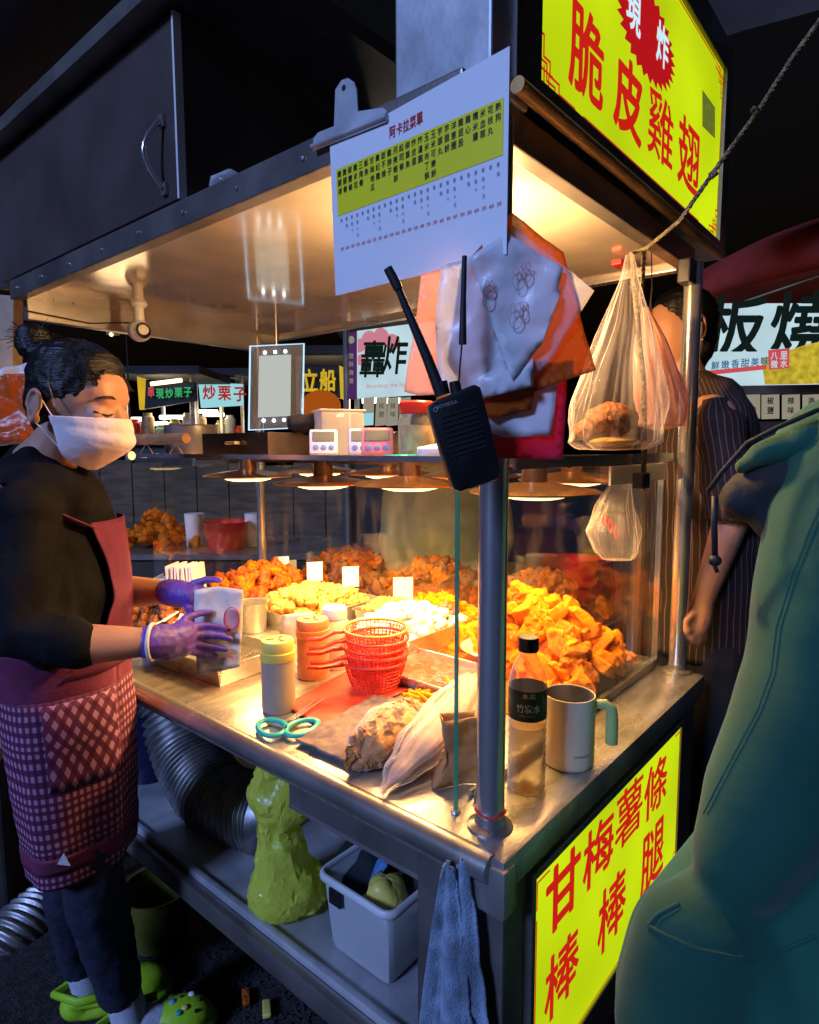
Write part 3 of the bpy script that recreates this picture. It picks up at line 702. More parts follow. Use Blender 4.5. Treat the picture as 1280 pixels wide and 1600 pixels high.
ln.build('speaker_grille', 'black_rubber', wt, w=True)
mk('grey_print', (.35, .35, .36), .5)
put(MB(), 'MOTOROLA', rp(698, 632, .0168), rt, -dn, .026, .0042).build('brand_print', 'grey_print', wt, w=True)
pp = rp(681, 640, .0168); MB().tube([pp+rt*.0025*math.cos(t)+dn*.0025*math.sin(t) for t in [i*math.pi/6 for i in range(12)]], .0005, 5, closed=True).build('brand_emblem', 'grey_print', wt, w=True)
ac = thing('aerial_cord', 'thin black rod aerial with dark cord hanging beside the radio', 'aerial', rp(718, 600, -.012))
MB().tube([rp(726, 400, -.012), rp(724, 470, -.012), rp(723, 538, -.012)], [.003, .0035, .0048], 10).build('rod', 'black_rubber', ac, w=True, smooth=2)
MB().tube([rp(722, 537, -.012), rp(719, 570, -.012), rp(717, 604, -.012)], .0012, 6).build('cord', 'black_rubber', ac, w=True)

# ------------------------------------------------------------ ropes and hanging clear bags
def twisted(mb, pts, r, turns=60):
    pts = [V(p) for p in pts]; fine = []
    for i in range(len(pts)-1):
        for j in range(14): fine.append(pts[i].lerp(pts[i+1], j/14))
    fine.append(pts[-1]); x, y = frame(pts[-1]-pts[0]); L = sum((fine[i+1]-fine[i]).length for i in range(len(fine)-1))
    n = len(fine)
    for ph in (0, 2.09, 4.19):
        mb.tube([p + (x*math.cos(ph+i/n*L*turns*6.28)+y*math.sin(ph+i/n*L*turns*6.28))*r*.55 for i, p in enumerate(fine)], r*.62, 5)
    return mb
A = [(1290, 20, 1.10), (1235, 95, 1.14), (1186, 172, 1.18), (1120, 262, 1.24), (1062, 345, 1.30), (1010, 388, 1.36), (985, 396, 1.37)]
ro = twisted(MB(), [ud(*p) for p in A], .0045, 40)
ro.tube([ud(1186, 172, 1.175), ud(1178, 168, 1.17), ud(1174, 175, 1.17)], .003, 6).tube([ud(1110, 276, 1.245), ud(1120, 268, 1.24)], .0075, 7)
tag(ro.build('tie_rope', 'rope', None, True), 'taut brown rope slanting across the yellow sign to the upper right', 'rope')
ro = twisted(MB(), [ud(988, 395, 1.36), ud(990, 440, 1.36), ud(997, 500, 1.36), ud(1006, 600, 1.36), ud(1007, 712, 1.36), ud(1004, 765, 1.36)], .006, 40)
tag(ro.build('hanging_rope', 'rope', None, True), 'thick twisted rope hanging from the roof behind the clear bag', 'rope')
ro = twisted(MB(), [ud(1006, 393, 1.38), ud(1004, 440, 1.38), ud(1000, 470, 1.38), ud(998, 490, 1.37)], .0045, 40)
tag(ro.build('hanging_rope', 'rope', None, True), 'short thin rope hanging right of the thick rope under the roof', 'rope')
tag(MB().bb(ud(1002, 752, 1.34)-V((.02, .012, .015)), ud(1002, 752, 1.34)+V((.02, .012, .018))).build('black_clip_box', 'black_plastic', None, bevel=.003), 'small black box hanging at the end of the thick rope', 'box')

def clear_bag(name, top, rows, d, mat, label, parts=()):
    """gathered film bag: rows of (cx, halfwidth, y) in photo pixels, depth d"""
    t = thing(name, label, 'plastic bag', ud(rows[-1][0], rows[-1][2], d))
    fw = V((FW.x, FW.y, 0)).normalized(); side = V((RT.x, RT.y, 0)).normalized()
    def fn(u, v):
        f = v*(len(rows)-1); i = min(int(f), len(rows)-2); k = f-i; k = k*k*(3-2*k) if False else k
        cx = rows[i][0]*(1-k)+rows[i+1][0]*k; hw = rows[i][1]*(1-k)+rows[i+1][1]*k; y = rows[i][2]*(1-k)+rows[i+1][2]*k
        c = ud(cx, y, d); a = 2*math.pi*u; r = hw/FP*d
        pl = 1+.05*math.sin(a*9+v*3)*(1-v*.5)+.30*(.3-abs(noise.noise(V((math.cos(a)*4.5, math.sin(a)*4.5, v*1.6)))))*(1-.5*v)+.12*(.3-abs(noise.noise(V((math.cos(a)*9, math.sin(a)*9, v*4)))))+.20*noise.noise(V((math.cos(a)*2, math.sin(a)*2, v*5)))
        return c + side*math.cos(a)*r*pl + fw*math.sin(a)*r*.62*pl
    MB().grid(fn, 120, 50).build('film', mat, t, True, w=True)
    return t
cb = clear_bag('clear_bag', None, [(985, 6, 398), (984, 14, 440), (982, 34, 500), (975, 52, 560), (968, 64, 620), (962, 72, 660), (958, 72, 690), (958, 52, 702), (958, 6, 704)], 1.31, 'hang_film', 'big clear knotted bag with dark food hanging below the roof')
fd = MB(); c = ud(952, 655, 1.31); fd.ell(c, (.060, .050, .034), 18, 12).ell(c+V((.02, -.02, -.01)), (.03, .03, .02)); fd.ell(c+V((-.03, .03, -.015)), (.03, .03, .02))
fo = fd.build('dark_food', 'fried_brown', cb, True, w=True, noise_amp=.010, noise_scale=40)
sb = MB(); sb.ell(ud(960, 690, 1.31), (.065, .05, .012), 16, 8); sb.build('amber_sauce', 'bottle_water', cb, True, w=True)
cb2 = clear_bag('clear_bag', None, [(1008, 5, 480), (1018, 22, 530), (1028, 34, 590), (1035, 37, 640), (1032, 34, 665), (1030, 6, 672)], 1.42, 'peach_bag', 'pinkish bag hanging half hidden behind the big clear bag')
cb3 = clear_bag('clear_bag', None, [(975, 4, 730), (972, 14, 752), (962, 28, 790), (958, 37, 830), (962, 34, 862), (966, 22, 874), (966, 4, 876)], 1.62, 'hang_film', 'small clear bag with red print hanging inside the glass case')
rr = MB()
for i in range(3): rr.tube([ud(945+i*9+3*math.cos(t), 812+i*10+10*math.sin(t), 1.585) for t in [k*math.pi/6 for k in range(12)]], .0012, 5, closed=True)
rr.build('red_print', 'red_ink', cb3, w=True)
tag(MB().tube([on('z', 1018, 395, 1.925), ud(1019, 450, 1.55), ud(1013, 500, 1.55), ud(1022, 540, 1.55), ud(1017, 470, 1.55)], .0016, 6).build('black_cable', 'black_rubber', None), 'thin black cable looping down under the roof near the right post', 'cable')
tag(MB().bb(ud(968, 412, 1.5)-V((.02, .012, .006)), ud(968, 412, 1.5)+V((.02, .012, .006))).build('red_hook_clip', 'red_plastic', None, bevel=.002), 'small red plastic hook clip under the roof above the clear bag', 'clip')

# ------------------------------------------------------------ LED frame and camera under the roof
LN = V((-.62, -.78, 0)).normalized(); L0 = ud(432, 605, 2.3)
def lp(x, y, o=0): return onp(x, y, L0+LN*o, LN)
lf = thing('led_display', 'glowing acrylic display frame hanging by the back post', 'display', lp(432, 672))
def quad(pts, o): return [lp(x, y, o) for x, y in pts]
def slab(pts, o, t):
    q = MB(); a = quad(pts, o); q.add(a+[p-LN*t for p in a], [(3, 2, 1, 0), (4, 5, 6, 7)]+[(i, (i+1) % 4, (i+1) % 4+4, i+4) for i in range(4)]); return q
F4 = [(391, 541), (475, 537), (473, 668), (389, 672)]
slab(F4, 0, .012).build('acrylic_plate', 'acrylic', lf, w=True)
MB().tube(quad(F4, .001), .0034, 8, closed=True).build('glowing_edge', 'led_edge', lf, w=True)
slab([(405, 556), (455, 554), (454, 650), (403, 652)], .004, .003).build('paper_sheet', 'led_sheet', lf, w=True)
for x, y in ((414, 551), (430, 550), (446, 549), (412, 657), (428, 657), (444, 656)):
    MB().ell(lp(x, y, .008), .006, 10, 6).build('led', 'led_white', lf, w=True)
MB().tube([lp(432, 540), V((lp(432, 540).x, lp(432, 540).y, ZR+.012))], .003, 6).build('hanger', 'steel_tube', lf, w=True)
# security camera
sc = on('y', 217, 494, 1.46); kx = thing('security_camera', 'white ball security camera hanging from the stall ceiling', 'camera', sc)
px = (sc-C).dot(FW)/FP
MB().lathe([(.001, ZR+.0118-sc.z), (.026, ZR+.0118-sc.z), (.026, ZR+.006-sc.z), (.016, ZR-.002-sc.z), (.016, -.018), (.001, -.018)], 20).build('mount', 'white_plastic', kx, smooth=2)
MB().ell((0, 0, -.045), (.036, .036, .033), 22, 14).build('housing', 'white_plastic', kx, smooth=True)
dv = (C-sc); dv.z = -.05; dv = (dv.normalized()+V((.35, -.3, 0))).normalized(); xx, yy = frame(dv)
MB().lathe([(.001, .0), (.018, -.001), (.024, -.005)], 22, V((0, 0, -.047))+dv*.0325, M((xx, yy, dv)).transposed()).build('lens_face', 'black_plastic', kx, smooth=2)
MB().lathe([(.0245, -.006), (.0265, -.003), (.0245, .001)], 22, V((0, 0, -.047))+dv*.0315, M((xx, yy, dv)).transposed()).build('lens_ring', 'white_plastic', kx, smooth=2)
kc = thing('small_lamp', 'small beige spot lamp under the roof beside the security camera', 'lamp', on('z', 176, 500, ZR+.012))
MB().lathe([(.001, 0), (.012, 0), (.014, -.02), (.02, -.035), (.022, -.05), (.001, -.05)], 16).build('housing', 'wood_pale', kc, smooth=2)
glow('bulb_dim', (1.0, .8, .5), 1.5); MB().ell((-.012, -.012, -.052), .008, 10, 6).build('bulb', 'bulb_dim', kc)
wr = MB().tube([on('y', 40, 485, 1.598), on('y', 100, 497, 1.597), on('y', 140, 505, 1.598), on('y', 205, 504, 1.598)], .002, 6)
tag(wr.build('beam_cable', 'black_rubber', None), 'thin black cable stapled along the lit end beam', 'cable')
# ------------------------------------------------------------ things on the upper shelf (z = 1.462)
ZS = 1.4625
def sh(px, x): p = on('x', px, 705, x); return V((p.x, p.y, ZS))
def toward(p):  # rotation about z that turns local -Y to the camera
    d = C-p; return math.atan2(d.y, d.x)+math.pi/2
def timer(px, x, mat, label, wd=.060, turn=0):
    p = sh(px, x); t = thing('kitchen_timer', label, 'timer', p, toward(p)+turn, 'kitchen timers on the shelf')
    til = M.Rotation(RAD(-18), 3, 'X')
    MB().box((0, 0, .029), (wd, .016, .055), til).build('body', mat, t, bevel=.006, smooth=2)
    o = til @ V((0, -.0088, 0)); c = V((0, 0, .029))
    MB().box(c+til @ V((0, -.0085, .010)), (wd*.76, .0015, .021), til).build('screen', 'screen_grey', t)
    for k in (-1, 0, 1): MB().lathe([(.001, .0015), (.0055, .001), (.006, 0)], 12, c+til @ V((k*wd*.27, -.0083, -.014)), til @ M.Rotation(RAD(90), 3, 'X')).build('button', 'blue_button', t)
timer(506, .15, 'lilac_plastic', 'pale lilac kitchen timer standing alone, left of the white tub')
timer(568, .16, 'lilac_plastic', 'pale lilac kitchen timer half behind the pink one')
timer(590, .14, 'pink_plastic', 'pink kitchen timer with dark screen', .062)
p = sh(530, .30); t = thing('white_tub', 'frosted white plastic tub standing behind the kitchen timers', 'tub', p, toward(p)+.25)
MB().box((0, 0, .052), (.105, .085, .104)).build('tub_body', 'tub_plastic', t, bevel=.008, smooth=2)
MB().box((0, 0, .1055), (.112, .092, .004)).build('tub_rim', 'tub_plastic', t, bevel=.0015)
p = sh(651, .20); t = thing('spice_jar', 'clear jar of brown spice with red screw lid', 'jar', p)
MB().lathe([(.001, .001), (.033, .001), (.036, .006), (.036, .068), (.031, .082), (.030, .086)], 26).build('glass_body', 'bottle_plastic', t, smooth=2)
MB().lathe([(.001, .002), (.034, .003), (.0345, .060), (.001, .062)], 24).build('spice', 'powder', t, smooth=2)
MB().lathe([(.033, .084), (.034, .086), (.034, .104), (.031, .107), (.001, .107)], 26).build('lid', 'red_plastic', t, smooth=2)
for px, x, lb in ((627, .13, 'left teal round coaster lying on the shelf below the jar'), (662, .135, 'right teal round coaster lying on the shelf below the jar')):
    p = sh(px, x); tag(MB().lathe([(.001, 0), (.030, 0), (.032, .002), (.030, .0045), (.001, .005)], 24, p).build('teal_coaster', 'teal_plastic', None, smooth=2), lb, 'coaster', 'teal coasters')
p = sh(690, .135); tag(MB().tube([p+V((-.03, .03, .008)), p+V((0, 0, .012)), p+V((.03, -.03, .008))], .012, 10).build('white_cloth_roll', 'paper', None, True, noise_amp=.004, noise_scale=60), 'small white rolled cloth on the shelf edge right of the coasters', 'cloth')
p = sh(405, .24); t = thing('steel_pan', 'dark brown steel box pan on the shelf left of the timers', 'pan', p, 0)
q = MB(); 
for a, b in (((-.07, -.13, 0), (-.067, .15, .055)), ((.067, -.13, 0), (.07, .15, .055)), ((-.067, -.13, 0), (.067, -.127, .055)), ((-.067, .147, 0), (.067, .15, .055)), ((-.067, -.127, 0), (.067, .147, .004))): q.bb(a, b)
q.build('pan_body', 'shelf_steel', t, bevel=.001); MB().tube([(-.072, -.02, .03), (-.085, -.02, .03), (-.085, .02, .03), (-.072, .02, .03)], .004, 8).build('pan_handle', 'wood_pale', t)
p = sh(425, .22)+V((0, 0, .056)); tag(MB().ell(p+V((.06, -.06, .018)), (.055, .045, .024), 16, 10).build('dark_cloth_bundle', 'trousers_black', None, True, noise_amp=.016, noise_scale=28), 'dark crumpled cloth bundle lying on the steel pan', 'cloth')
p = sh(300, .32); t = thing('steel_pot', 'round steel pot on the shelf behind the paper roll', 'pot', p)
MB().lathe([(.001, .001), (.078, .001), (.08, .004), (.08, .085), (.084, .087), (.080, .089), (.077, .085), (.076, .006), (.001, .005)], 32).build('pot_body', 'steel_edge', t, smooth=2)
p0, p1 = sh(215, .18), sh(292, .18); z = V((0, 0, .045)); t = thing('paper_roll', 'brown paper roll with purple end lying across wire stand', 'roll', (p0+p1)/2)
MB().tube([p0+z, p1+z], .014, 16).build('roll', 'brown_paper', t, w=True, smooth=2); mk('purple_plastic', (.12, .06, .30), .4)
dd = (p0-p1).normalized(); MB().tube([p0+z, p0+z+dd*.02], .018, 16).build('end_cap', 'purple_plastic', t, w=True, smooth=2)
q = MB()
for k in (.2, .8):
    m = p0.lerp(p1, k); q.tube([m+V((-.02, 0, .002)), m+V((0, 0, .031)), m+V((.02, 0, .002))], .002, 6)
q.build('wire_stand', 'steel_tube', t, w=True)

# ------------------------------------------------------------ things on the counter
def oc(px, py, z=ZC): return on('z', px, py, z)
def tray(name, label, x0, x1, y0, y1, h, mat='steel', z=ZC, rack=False, cat='tray', rot=0):
    c = V(((x0+x1)/2, (y0+y1)/2, z+.001)); t = thing(name, label, cat, c, rot); a, b = (x1-x0)/2, (y1-y0)/2; f = .008; T = .0016
    q = MB()
    q.bb((-a, -b, 0), (a, b, T))
    def wall(p0, p1, n):
        p0 = V(p0); p1 = V(p1); n = V(n); q.add([p0, p1, p1+n*f+V((0, 0, h)), p0+n*f+V((0, 0, h)), p0-n*T, p1-n*T, p1+n*(f-T)+V((0, 0, h)), p0+n*(f-T)+V((0, 0, h))],
              [(0, 1, 2, 3), (7, 6, 5, 4), (3, 2, 6, 7), (0, 3, 7, 4), (1, 5, 6, 2)])
    wall((-a, -b, 0), (a, -b, 0), (0, -1, 0)); wall((a, b, 0), (-a, b, 0), (0, 1, 0)); wall((-a, b, 0), (-a, -b, 0), (-1, 0, 0)); wall((a, -b, 0), (a, b, 0), (1, 0, 0))
    q.build('tray_body', mat, t)
    rm = [(-a-f, -b-f, h), (a+f, -b-f, h), (a+f, b+f, h), (-a-f, b+f, h)]
    MB().tube([V(p) for p in rm], .0032, 8, closed=True).build('tray_rim', mat, t, smooth=2)
    if rack:
        q = MB(); n = int(2*a/.009); m = max(3, int(2*b/.06)); zz = h*.62
        for i in range(n+1): x = -a+.004+i*(2*a-.008)/n; q.tube([(x, -b+.002, zz), (x, b-.002, zz)], .0012, 5)
        for i in range(m+1): y = -b+.006+i*(2*b-.012)/m; q.tube([(-a+.002, y, zz-.003), (a-.002, y, zz-.003)], .0018, 5)
        q.build('wire_rack', 'steel_tube', t)
    return t
tray('rack_tray', 'steel tray with wire rack under the seller’s hands', .045, .235, .80, 1.13, .048, rack=True, rot=RAD(4))
tray('rack_tray', 'steel tray with wire rack in front of the white food tray', .33, .50, .34, .55, .03, rack=True)
PT = tray('food_tray', 'steel tray heaped with golden popcorn chicken', .44, .79, .96, 1.25, .055)
WT = tray('food_tray', 'steel tray of glaring white fried pieces under the lamp', .47, .76, .56, .80, .06)
CT = tray('food_tray', 'steel tray of reddish fried chicken by the back post', .46, .80, 1.28, 1.56, .05)
ET = tray('food_tray', 'steel tray with pale snacks behind the popcorn chicken', .65, .80, .80, .93, .05)

def nugget(seed, r, rough=.35, sq=(1, 1, 1), n=9, m=6):
    rnd = V((seed*3.1, seed*1.7, seed*.9)); q = MB().ell((0, 0, 0), tuple(r*s for s in sq), n, m)
    for v in q.v: d = v.normalized(); v += d*r*rough*(noise.noise(d*1.6+rnd)*1.4+noise.noise(d*4+rnd)*.7)
    return q
def wedge(seed, L, wd, th):
    rn = random.Random(seed); q = MB(); o = [(-.5, -.45), (-.15, -.55), (.3, -.42), (.5, -.05), (.42, .32), (.0, .5), (-.38, .42)]
    k = len(o); j = lambda: rn.uniform(-.09, .09)
    lo = [V(((x+j())*L, (y+j())*wd, -th/2*(1+j()))) for x, y in o]; hi = [V(((x*.86+j())*L, (y*.84+j())*wd, th/2*(1+2*j()))) for x, y in o]
    q.add(lo+hi, [tuple(range(k-1, -1, -1)), tuple(range(k, 2*k))]+[(i, (i+1) % k, k+(i+1) % k, k+i) for i in range(k)]); return q
def meshes(kind, mat, n, **k):
    out = []
    for i in range(n):
        mb = nugget(i+k.get('seed', 0), k.get('r', .02), k.get('rough', .35), k.get('sq', (1, 1, 1))) if kind == 'n' else wedge(i+k.get('seed', 0), k['L'], k['wd'], k['th'])
        o = mb.build('tmp', mat, None, smooth=(True if kind == 'n' else False), loc=(0, 0, 0), bevel=(0 if kind == 'n' else k['th']*.18), sub=(0 if kind == 'n' else 2), noise_amp=(0 if kind == 'n' else k['th']*.13), noise_scale=75)
        if kind != 'n': o.data.shade_smooth(); o.data.set_sharp_from_angle(angle=RAD(55))
        out.append(o.data); bpy.data.objects.remove(o)
    return out
def pile(par, name, mlist, n, x0, x1, y0, y1, hfun, flat=.5, sc=(.8, 1.2), seed=1, lay=.012, core=None):
    """pieces scattered over a heap z = hfun(x, y), x/y in -1..1; children of par"""
    rn = random.Random(seed); inv = XF[par.name].inverted()
    for i in range(n):
        for _ in range(30):
            x, y = rn.uniform(-1, 1), rn.uniform(-1, 1); h = hfun(x, y)
            if h > .004: break
        p = V((x0+(x+1)/2*(x1-x0), y0+(y+1)/2*(y1-y0), ZC+h+rn.uniform(-lay, lay*.6)))
        o = bpy.data.objects.new(name, rn.choice(mlist)); COL.objects.link(o); o.parent = par; o.location = inv @ p
        o.rotation_euler = (rn.uniform(-1, 1)*flat*1.6, rn.uniform(-1, 1)*flat*1.6, rn.uniform(0, 6.28)); s = rn.uniform(*sc); o.scale = (s, s*rn.uniform(.85, 1.15), s*rn.uniform(.85, 1.15))
def heap_core(par, mat, x0, x1, y0, y1, hfun, dz=.012):
    q = MB().grid(lambda u, v: V((x0+u*(x1-x0), y0+v*(y1-y0), ZC+.003+max(0, hfun(u*2-1, v*2-1)-dz))), 24, 24)
    q.build('heap_core', mat, par, True, w=True, noise_amp=.006, noise_scale=50)
# orange sweet potato heap
SP = thing('sweet_potato_heap', 'big heap of orange fried sweet potato chunks behind the water bottle', 'food', (.6, .3, ZC))
def hsp(x, y):
    return (.03+.135*max(0, 1-(x*.85)**2-(y*.85)**2))*(1+.25*noise.noise(V((x*2, y*2, 3))))*min(1, max(0, 5*((x+1)/2-.14-.5*(y+1)/2)))
heap_core(SP, 'fried_orange', .36, .845, .085, .56, hsp, .022)
wm = meshes('w', 'potato_yellow', 12, L=.088, wd=.042, th=.026)+meshes('w', 'fried_gold', 3, L=.070, wd=.046, th=.024, seed=30)
pile(SP, 'potato_chunk', wm, 250, .36, .83, .09, .56, hsp, .8, (.65, 1.3), 5, .016)
# popcorn chicken
def hpc(x, y): return .045+.05*max(0, 1-(x*x*.8+y*y*.8)) + .012*noise.noise(V((x*3, y*3, 1)))
heap_core(PT, 'popcorn', .45, .78, .97, 1.24, hpc, .02)
pile(PT, 'chicken_bite', meshes('n', 'popcorn', 10, r=.017, rough=.5), 150, .46, .77, .98, 1.23, hpc, 1.5, (.7, 1.35), 6, .008)
# white food
def hwf(x, y): return .05+.055*max(0, 1-(x*x*.8+y*y*.8))
heap_core(WT, 'pale_food', .48, .75, .57, .79, hwf, .02)
pile(WT, 'pale_piece', meshes('n', 'pale_food', 8, r=.02, rough=.3, sq=(1.4, .9, .6)), 90, .48, .75, .57, .79, hwf, .5, (.7, 1.2), 7, .006)
# red-orange chicken
def hrc(x, y): return .04+.085*max(0, 1-(x*x*.7+y*y*.8))
heap_core(CT, 'fried_orange', .47, .79, 1.29, 1.55, hrc, .02)
pile(CT, 'chicken_piece', meshes('n', 'fried_orange', 6, r=.026, rough=.5, sq=(1.5, .9, .7))+meshes('n', 'fried_gold', 3, r=.024, rough=.45, sq=(1.7, .8, .6), seed=20), 95, .47, .79, 1.29, 1.55, hrc, 1.0, (.75, 1.2), 8, .01)
pile(ET, 'pale_piece', meshes('n', 'popcorn', 5, r=.016, rough=.4, seed=60), 40, .66, .79, .81, .92, lambda x, y: .05+.02*max(0, 1-x*x-y*y), 1, (.7, 1.2), 9, .005)
SD = thing('nut_heap', 'small heap of brown nuts left of the sweet potato heap', 'food', (.72, .62, ZC))
def hsd(x, y): return .095*max(0, 1-(x*x+y*y)**.8)
heap_core(SD, 'seeds', .64, .83, .56, .72, hsd, .004)
pile(SD, 'nut', meshes('n', 'seeds', 4, r=.0075, rough=.2), 170, .65, .82, .57, .71, hsd, 1.5, (.7, 1.2), 10, .003)
YP = thing('yellow_potato_heap', 'low heap of yellow potato chunks between nuts and back glass', 'food', (.79, .62, ZC))
pile(YP, 'potato_chunk', wm[:9], 46, .76, .848, .52, .86, lambda x, y: .08*max(.05, 1-y*y), .8, (.6, .95), 12, .012)
WG = thing('chicken_wing_heap', 'dark reddish fried chicken heap left of the back post', 'food', (.36, 1.45, ZC))
def hwg(x, y): return .07*max(0, 1-(x*x*.9+y*y*.9))
heap_core(WG, 'fried_brown', .16, .44, 1.30, 1.60, hwg)
pile(WG, 'chicken_piece', meshes('n', 'fried_brown', 6, r=.024, rough=.5, sq=(1.6, .8, .7), seed=80), 60, .16, .44, 1.30, 1.60, hwg, 1, (.7, 1.2), 14, .01)
FS = thing('fries_scatter', 'few yellow fries lying below the rack tray beside the chip bag', 'food', oc(672, 1082))
for i in range(26):
    rn = random.Random(i); p = oc(rn.uniform(635, 705), rn.uniform(1066, 1092), ZC+.006+rn.uniform(0, .015)); a = rn.uniform(0, 6.28)
    d = V((math.cos(a), math.sin(a), rn.uniform(-.2, .2)))*.022; MB().tube([p-d, p+d], .0045, 6).build('fry', 'potato_yellow', FS, w=True)
# price tags: blank white cards on sticks along the back
for i, (px, py, lb) in enumerate(((440, 884, 'blank white price card nearest the back post'), (492, 893, 'blank white price card second from the back post'), (548, 901, 'blank white price card third from the back post'), (630, 921, 'largest blank white price card, above the white fried pieces'))):
    p = on('x', px, py, .785); s_ = 1.0 if i < 3 else 1.12; t = thing('price_card', lb, 'price card', (p.x, p.y, ZC), toward(p)+.12, 'blank price cards')
    h = p.z-ZC; MB().box((0, 0, h), (.058*s_, .0015, .072*s_)).build('card', 'paper', t); MB().tube([(0, .002, .001), (0, .002, h-.02)], .0022, 6).build('stick', 'white_plastic', t)
# stack of folded paper bags
PS = thing('paper_bag_stack', 'upright stack of folded white paper bags behind the seller’s arm', 'paper bags', (.33, 1.22, ZC))
base = on('z', 250, 955, ZC); 
for i in range(14):
    p = base+V((.012*i*.55, -.012*i*.75, 0)); h = .165 if i > 4 else .12; lean = M.Rotation(RAD(-6+i*.6), 3, 'Y')
    MB().box(V((p.x, p.y, ZC+.003+h/2)), (.10, .0055, h), M.Rotation(RAD(38+random.uniform(-4, 4)), 3, 'Z') @ M.Rotation(RAD(random.uniform(-4, 8)), 3, 'X')).build('folded_bag', 'paper', PS, w=True)
p = oc(250, 985, ZC); PB = thing('open_paper_bag', 'open folded paper bag lying under the seller’s far hand', 'paper bag', p)
q = MB()
for i in range(7): q.box(p+V((.02+i*.004, .02-i*.02, .02+.012*i % .03)), (.13, .012, .004), M.Rotation(RAD(20+i*9), 3, 'Z') @ M.Rotation(RAD(-30+9*i), 3, 'X'))
q.build('folds', 'paper', PB, w=True)
# small steel tub + cone
p = oc(395, 985); t = thing('steel_cup', 'small round steel cup behind the paper bag in hand', 'cup', p)
MB().lathe([(.001, .001), (.042, .001), (.046, .09), (.049, .092), (.045, .09), (.041, .004), (.001, .003)], 28).build('cup_body', 'steel', t, smooth=2)

# shakers
def shaker(px, py, body, lidm, label, h=.145, r=.040):
    p = oc(px, py); t = thing('shaker', label, 'shaker', p, .4)
    MB().lathe([(.001, .001), (r*.96, .001), (r, .006), (r, .030), (r*.985, .033), (r*.985, h), (r*.97, h+.002)], 30).build('shaker_body', body, t, smooth=2)
    ld = MB().lathe([(r*1.02, h-.012), (r*1.05, h-.010), (r*1.05, h+.006), (r*.97, h+.008), (r*1.0, h+.012), (r*1.0, h+.026), (r*.93, h+.031), (r*.5, h+.032), (.001, h+.031)], 30).build('lid', lidm, t, smooth=2)
    for k in range(3): MB().box((.015*math.cos(k*2.1), .015*math.sin(k*2.1), h+.0325), (.016, .006, .001), M.Rotation(k*2.1, 3, 'Z')).build('lid_slot', 'black_ink', ld)
    return t
shaker(436, 1108, 'shaker_grey', 'shaker_yellow', 'grey shaker bottle with yellow lid beside the scissors', .125, .036)
shaker(490, 1056, 'shaker_orange', 'shaker_orange', 'orange shaker bottle behind the red basket handles', .115, .040)
p = oc(524, 1040); t = thing('salt_bottle', 'pinkish white bottle with white cap behind the red baskets', 'bottle', p); mk('pink_white', (.75, .48, .42), .4)
MB().lathe([(.001, .001), (.040, .001), (.042, .01), (.042, .11), (.030, .125), (.028, .13)], 28).build('bottle_body', 'pink_white', t, smooth=2)
MB().lathe([(.031, .128), (.032, .130), (.032, .155), (.028, .158), (.001, .158)], 28).build('cap', 'white_plastic', t, smooth=2)
p = oc(455, 1040); tag(sheet('napkin_packet', [p+V(v) for v in ((-.01, .04, .05), (.06, -.04, .06), (.05, -.03, .14), (0, .03, .13))], 'paper_bag', amp=.006, sc=30), 'white printed napkin packet standing behind the yellow lidded shaker', 'napkins')

# stack of red strainer baskets
def basket_mesh():
    q = MB(); rt, rb, h = .072, .050, .068; n = 44; m = 8
    for i in range(m+1):
        z = h*i/m; r = rb+(rt-rb)*(i/m)**.8; q.tube([(r*math.cos(2*math.pi*j/32), r*math.sin(2*math.pi*j/32), z) for j in range(32)], .0011 if 0 < i < m else .0018, 4, closed=True)
    for j in range(n):
        a = 2*math.pi*j/n; q.tube([((rb+(rt-rb)*k**.8)*math.cos(a), (rb+(rt-rb)*k**.8)*math.sin(a), h*k) for k in (0, .33, .66, 1)], .0011, 4)
    for k in range(5): 
        r = rb*k/5; 
        if k: q.tube([(r*math.cos(2*math.pi*j/24), r*math.sin(2*math.pi*j/24), 0) for j in range(24)], .0011, 4, closed=True)
    for j in range(14):
        a = 2*math.pi*j/14; q.tube([(.003*math.cos(a), .003*math.sin(a), 0), (rb*math.cos(a), rb*math.sin(a), 0)], .0011, 4)
    return q
pb = oc(588, 1078); hd_ = toward(pb); order = ['bottom', 'second', 'middle', 'fourth', 'top']
b0 = None
for i in range(5):
    p = pb+V((.003*math.sin(i*2), .004*math.cos(i*3), .004+i*.019)); lb = 'red plastic strainer basket, %s of its stack of five' % ({0: 'lowest', 1: 'second from below', 2: 'middle one', 3: 'second from the top', 4: 'topmost'}[i])
    t = thing('strainer_basket', lb, 'basket', p, hd_, 'stacked red strainer baskets', rot=M.Rotation(hd_+RAD(14+random.uniform(-7, 7)), 3, 'Z') @ M.Rotation(RAD(random.uniform(-3, 3)), 3, 'X'))
    if i == 0: b0 = basket_mesh().build('mesh_bowl', 'red_plastic', t).data
    else: o = bpy.data.objects.new('mesh_bowl', b0); COL.objects.link(o); o.parent = t
    MB().tube([(.0735*math.cos(2*math.pi*j/40), .0735*math.sin(2*math.pi*j/40), .068) for j in range(40)], .0036, 8, closed=True).build('rim', 'basket_rim' if i == 4 else 'red_handle', t, smooth=True)
    MB().tube([(-.070, .0, .066), (-.095, .002, .064), (-.125, .004, .062-.003*i), (-.158, .004, .066-.004*i)], [.010, .008, .0072, .0075], 10, sq=.6).build('handle', 'red_handle', t, smooth=True)

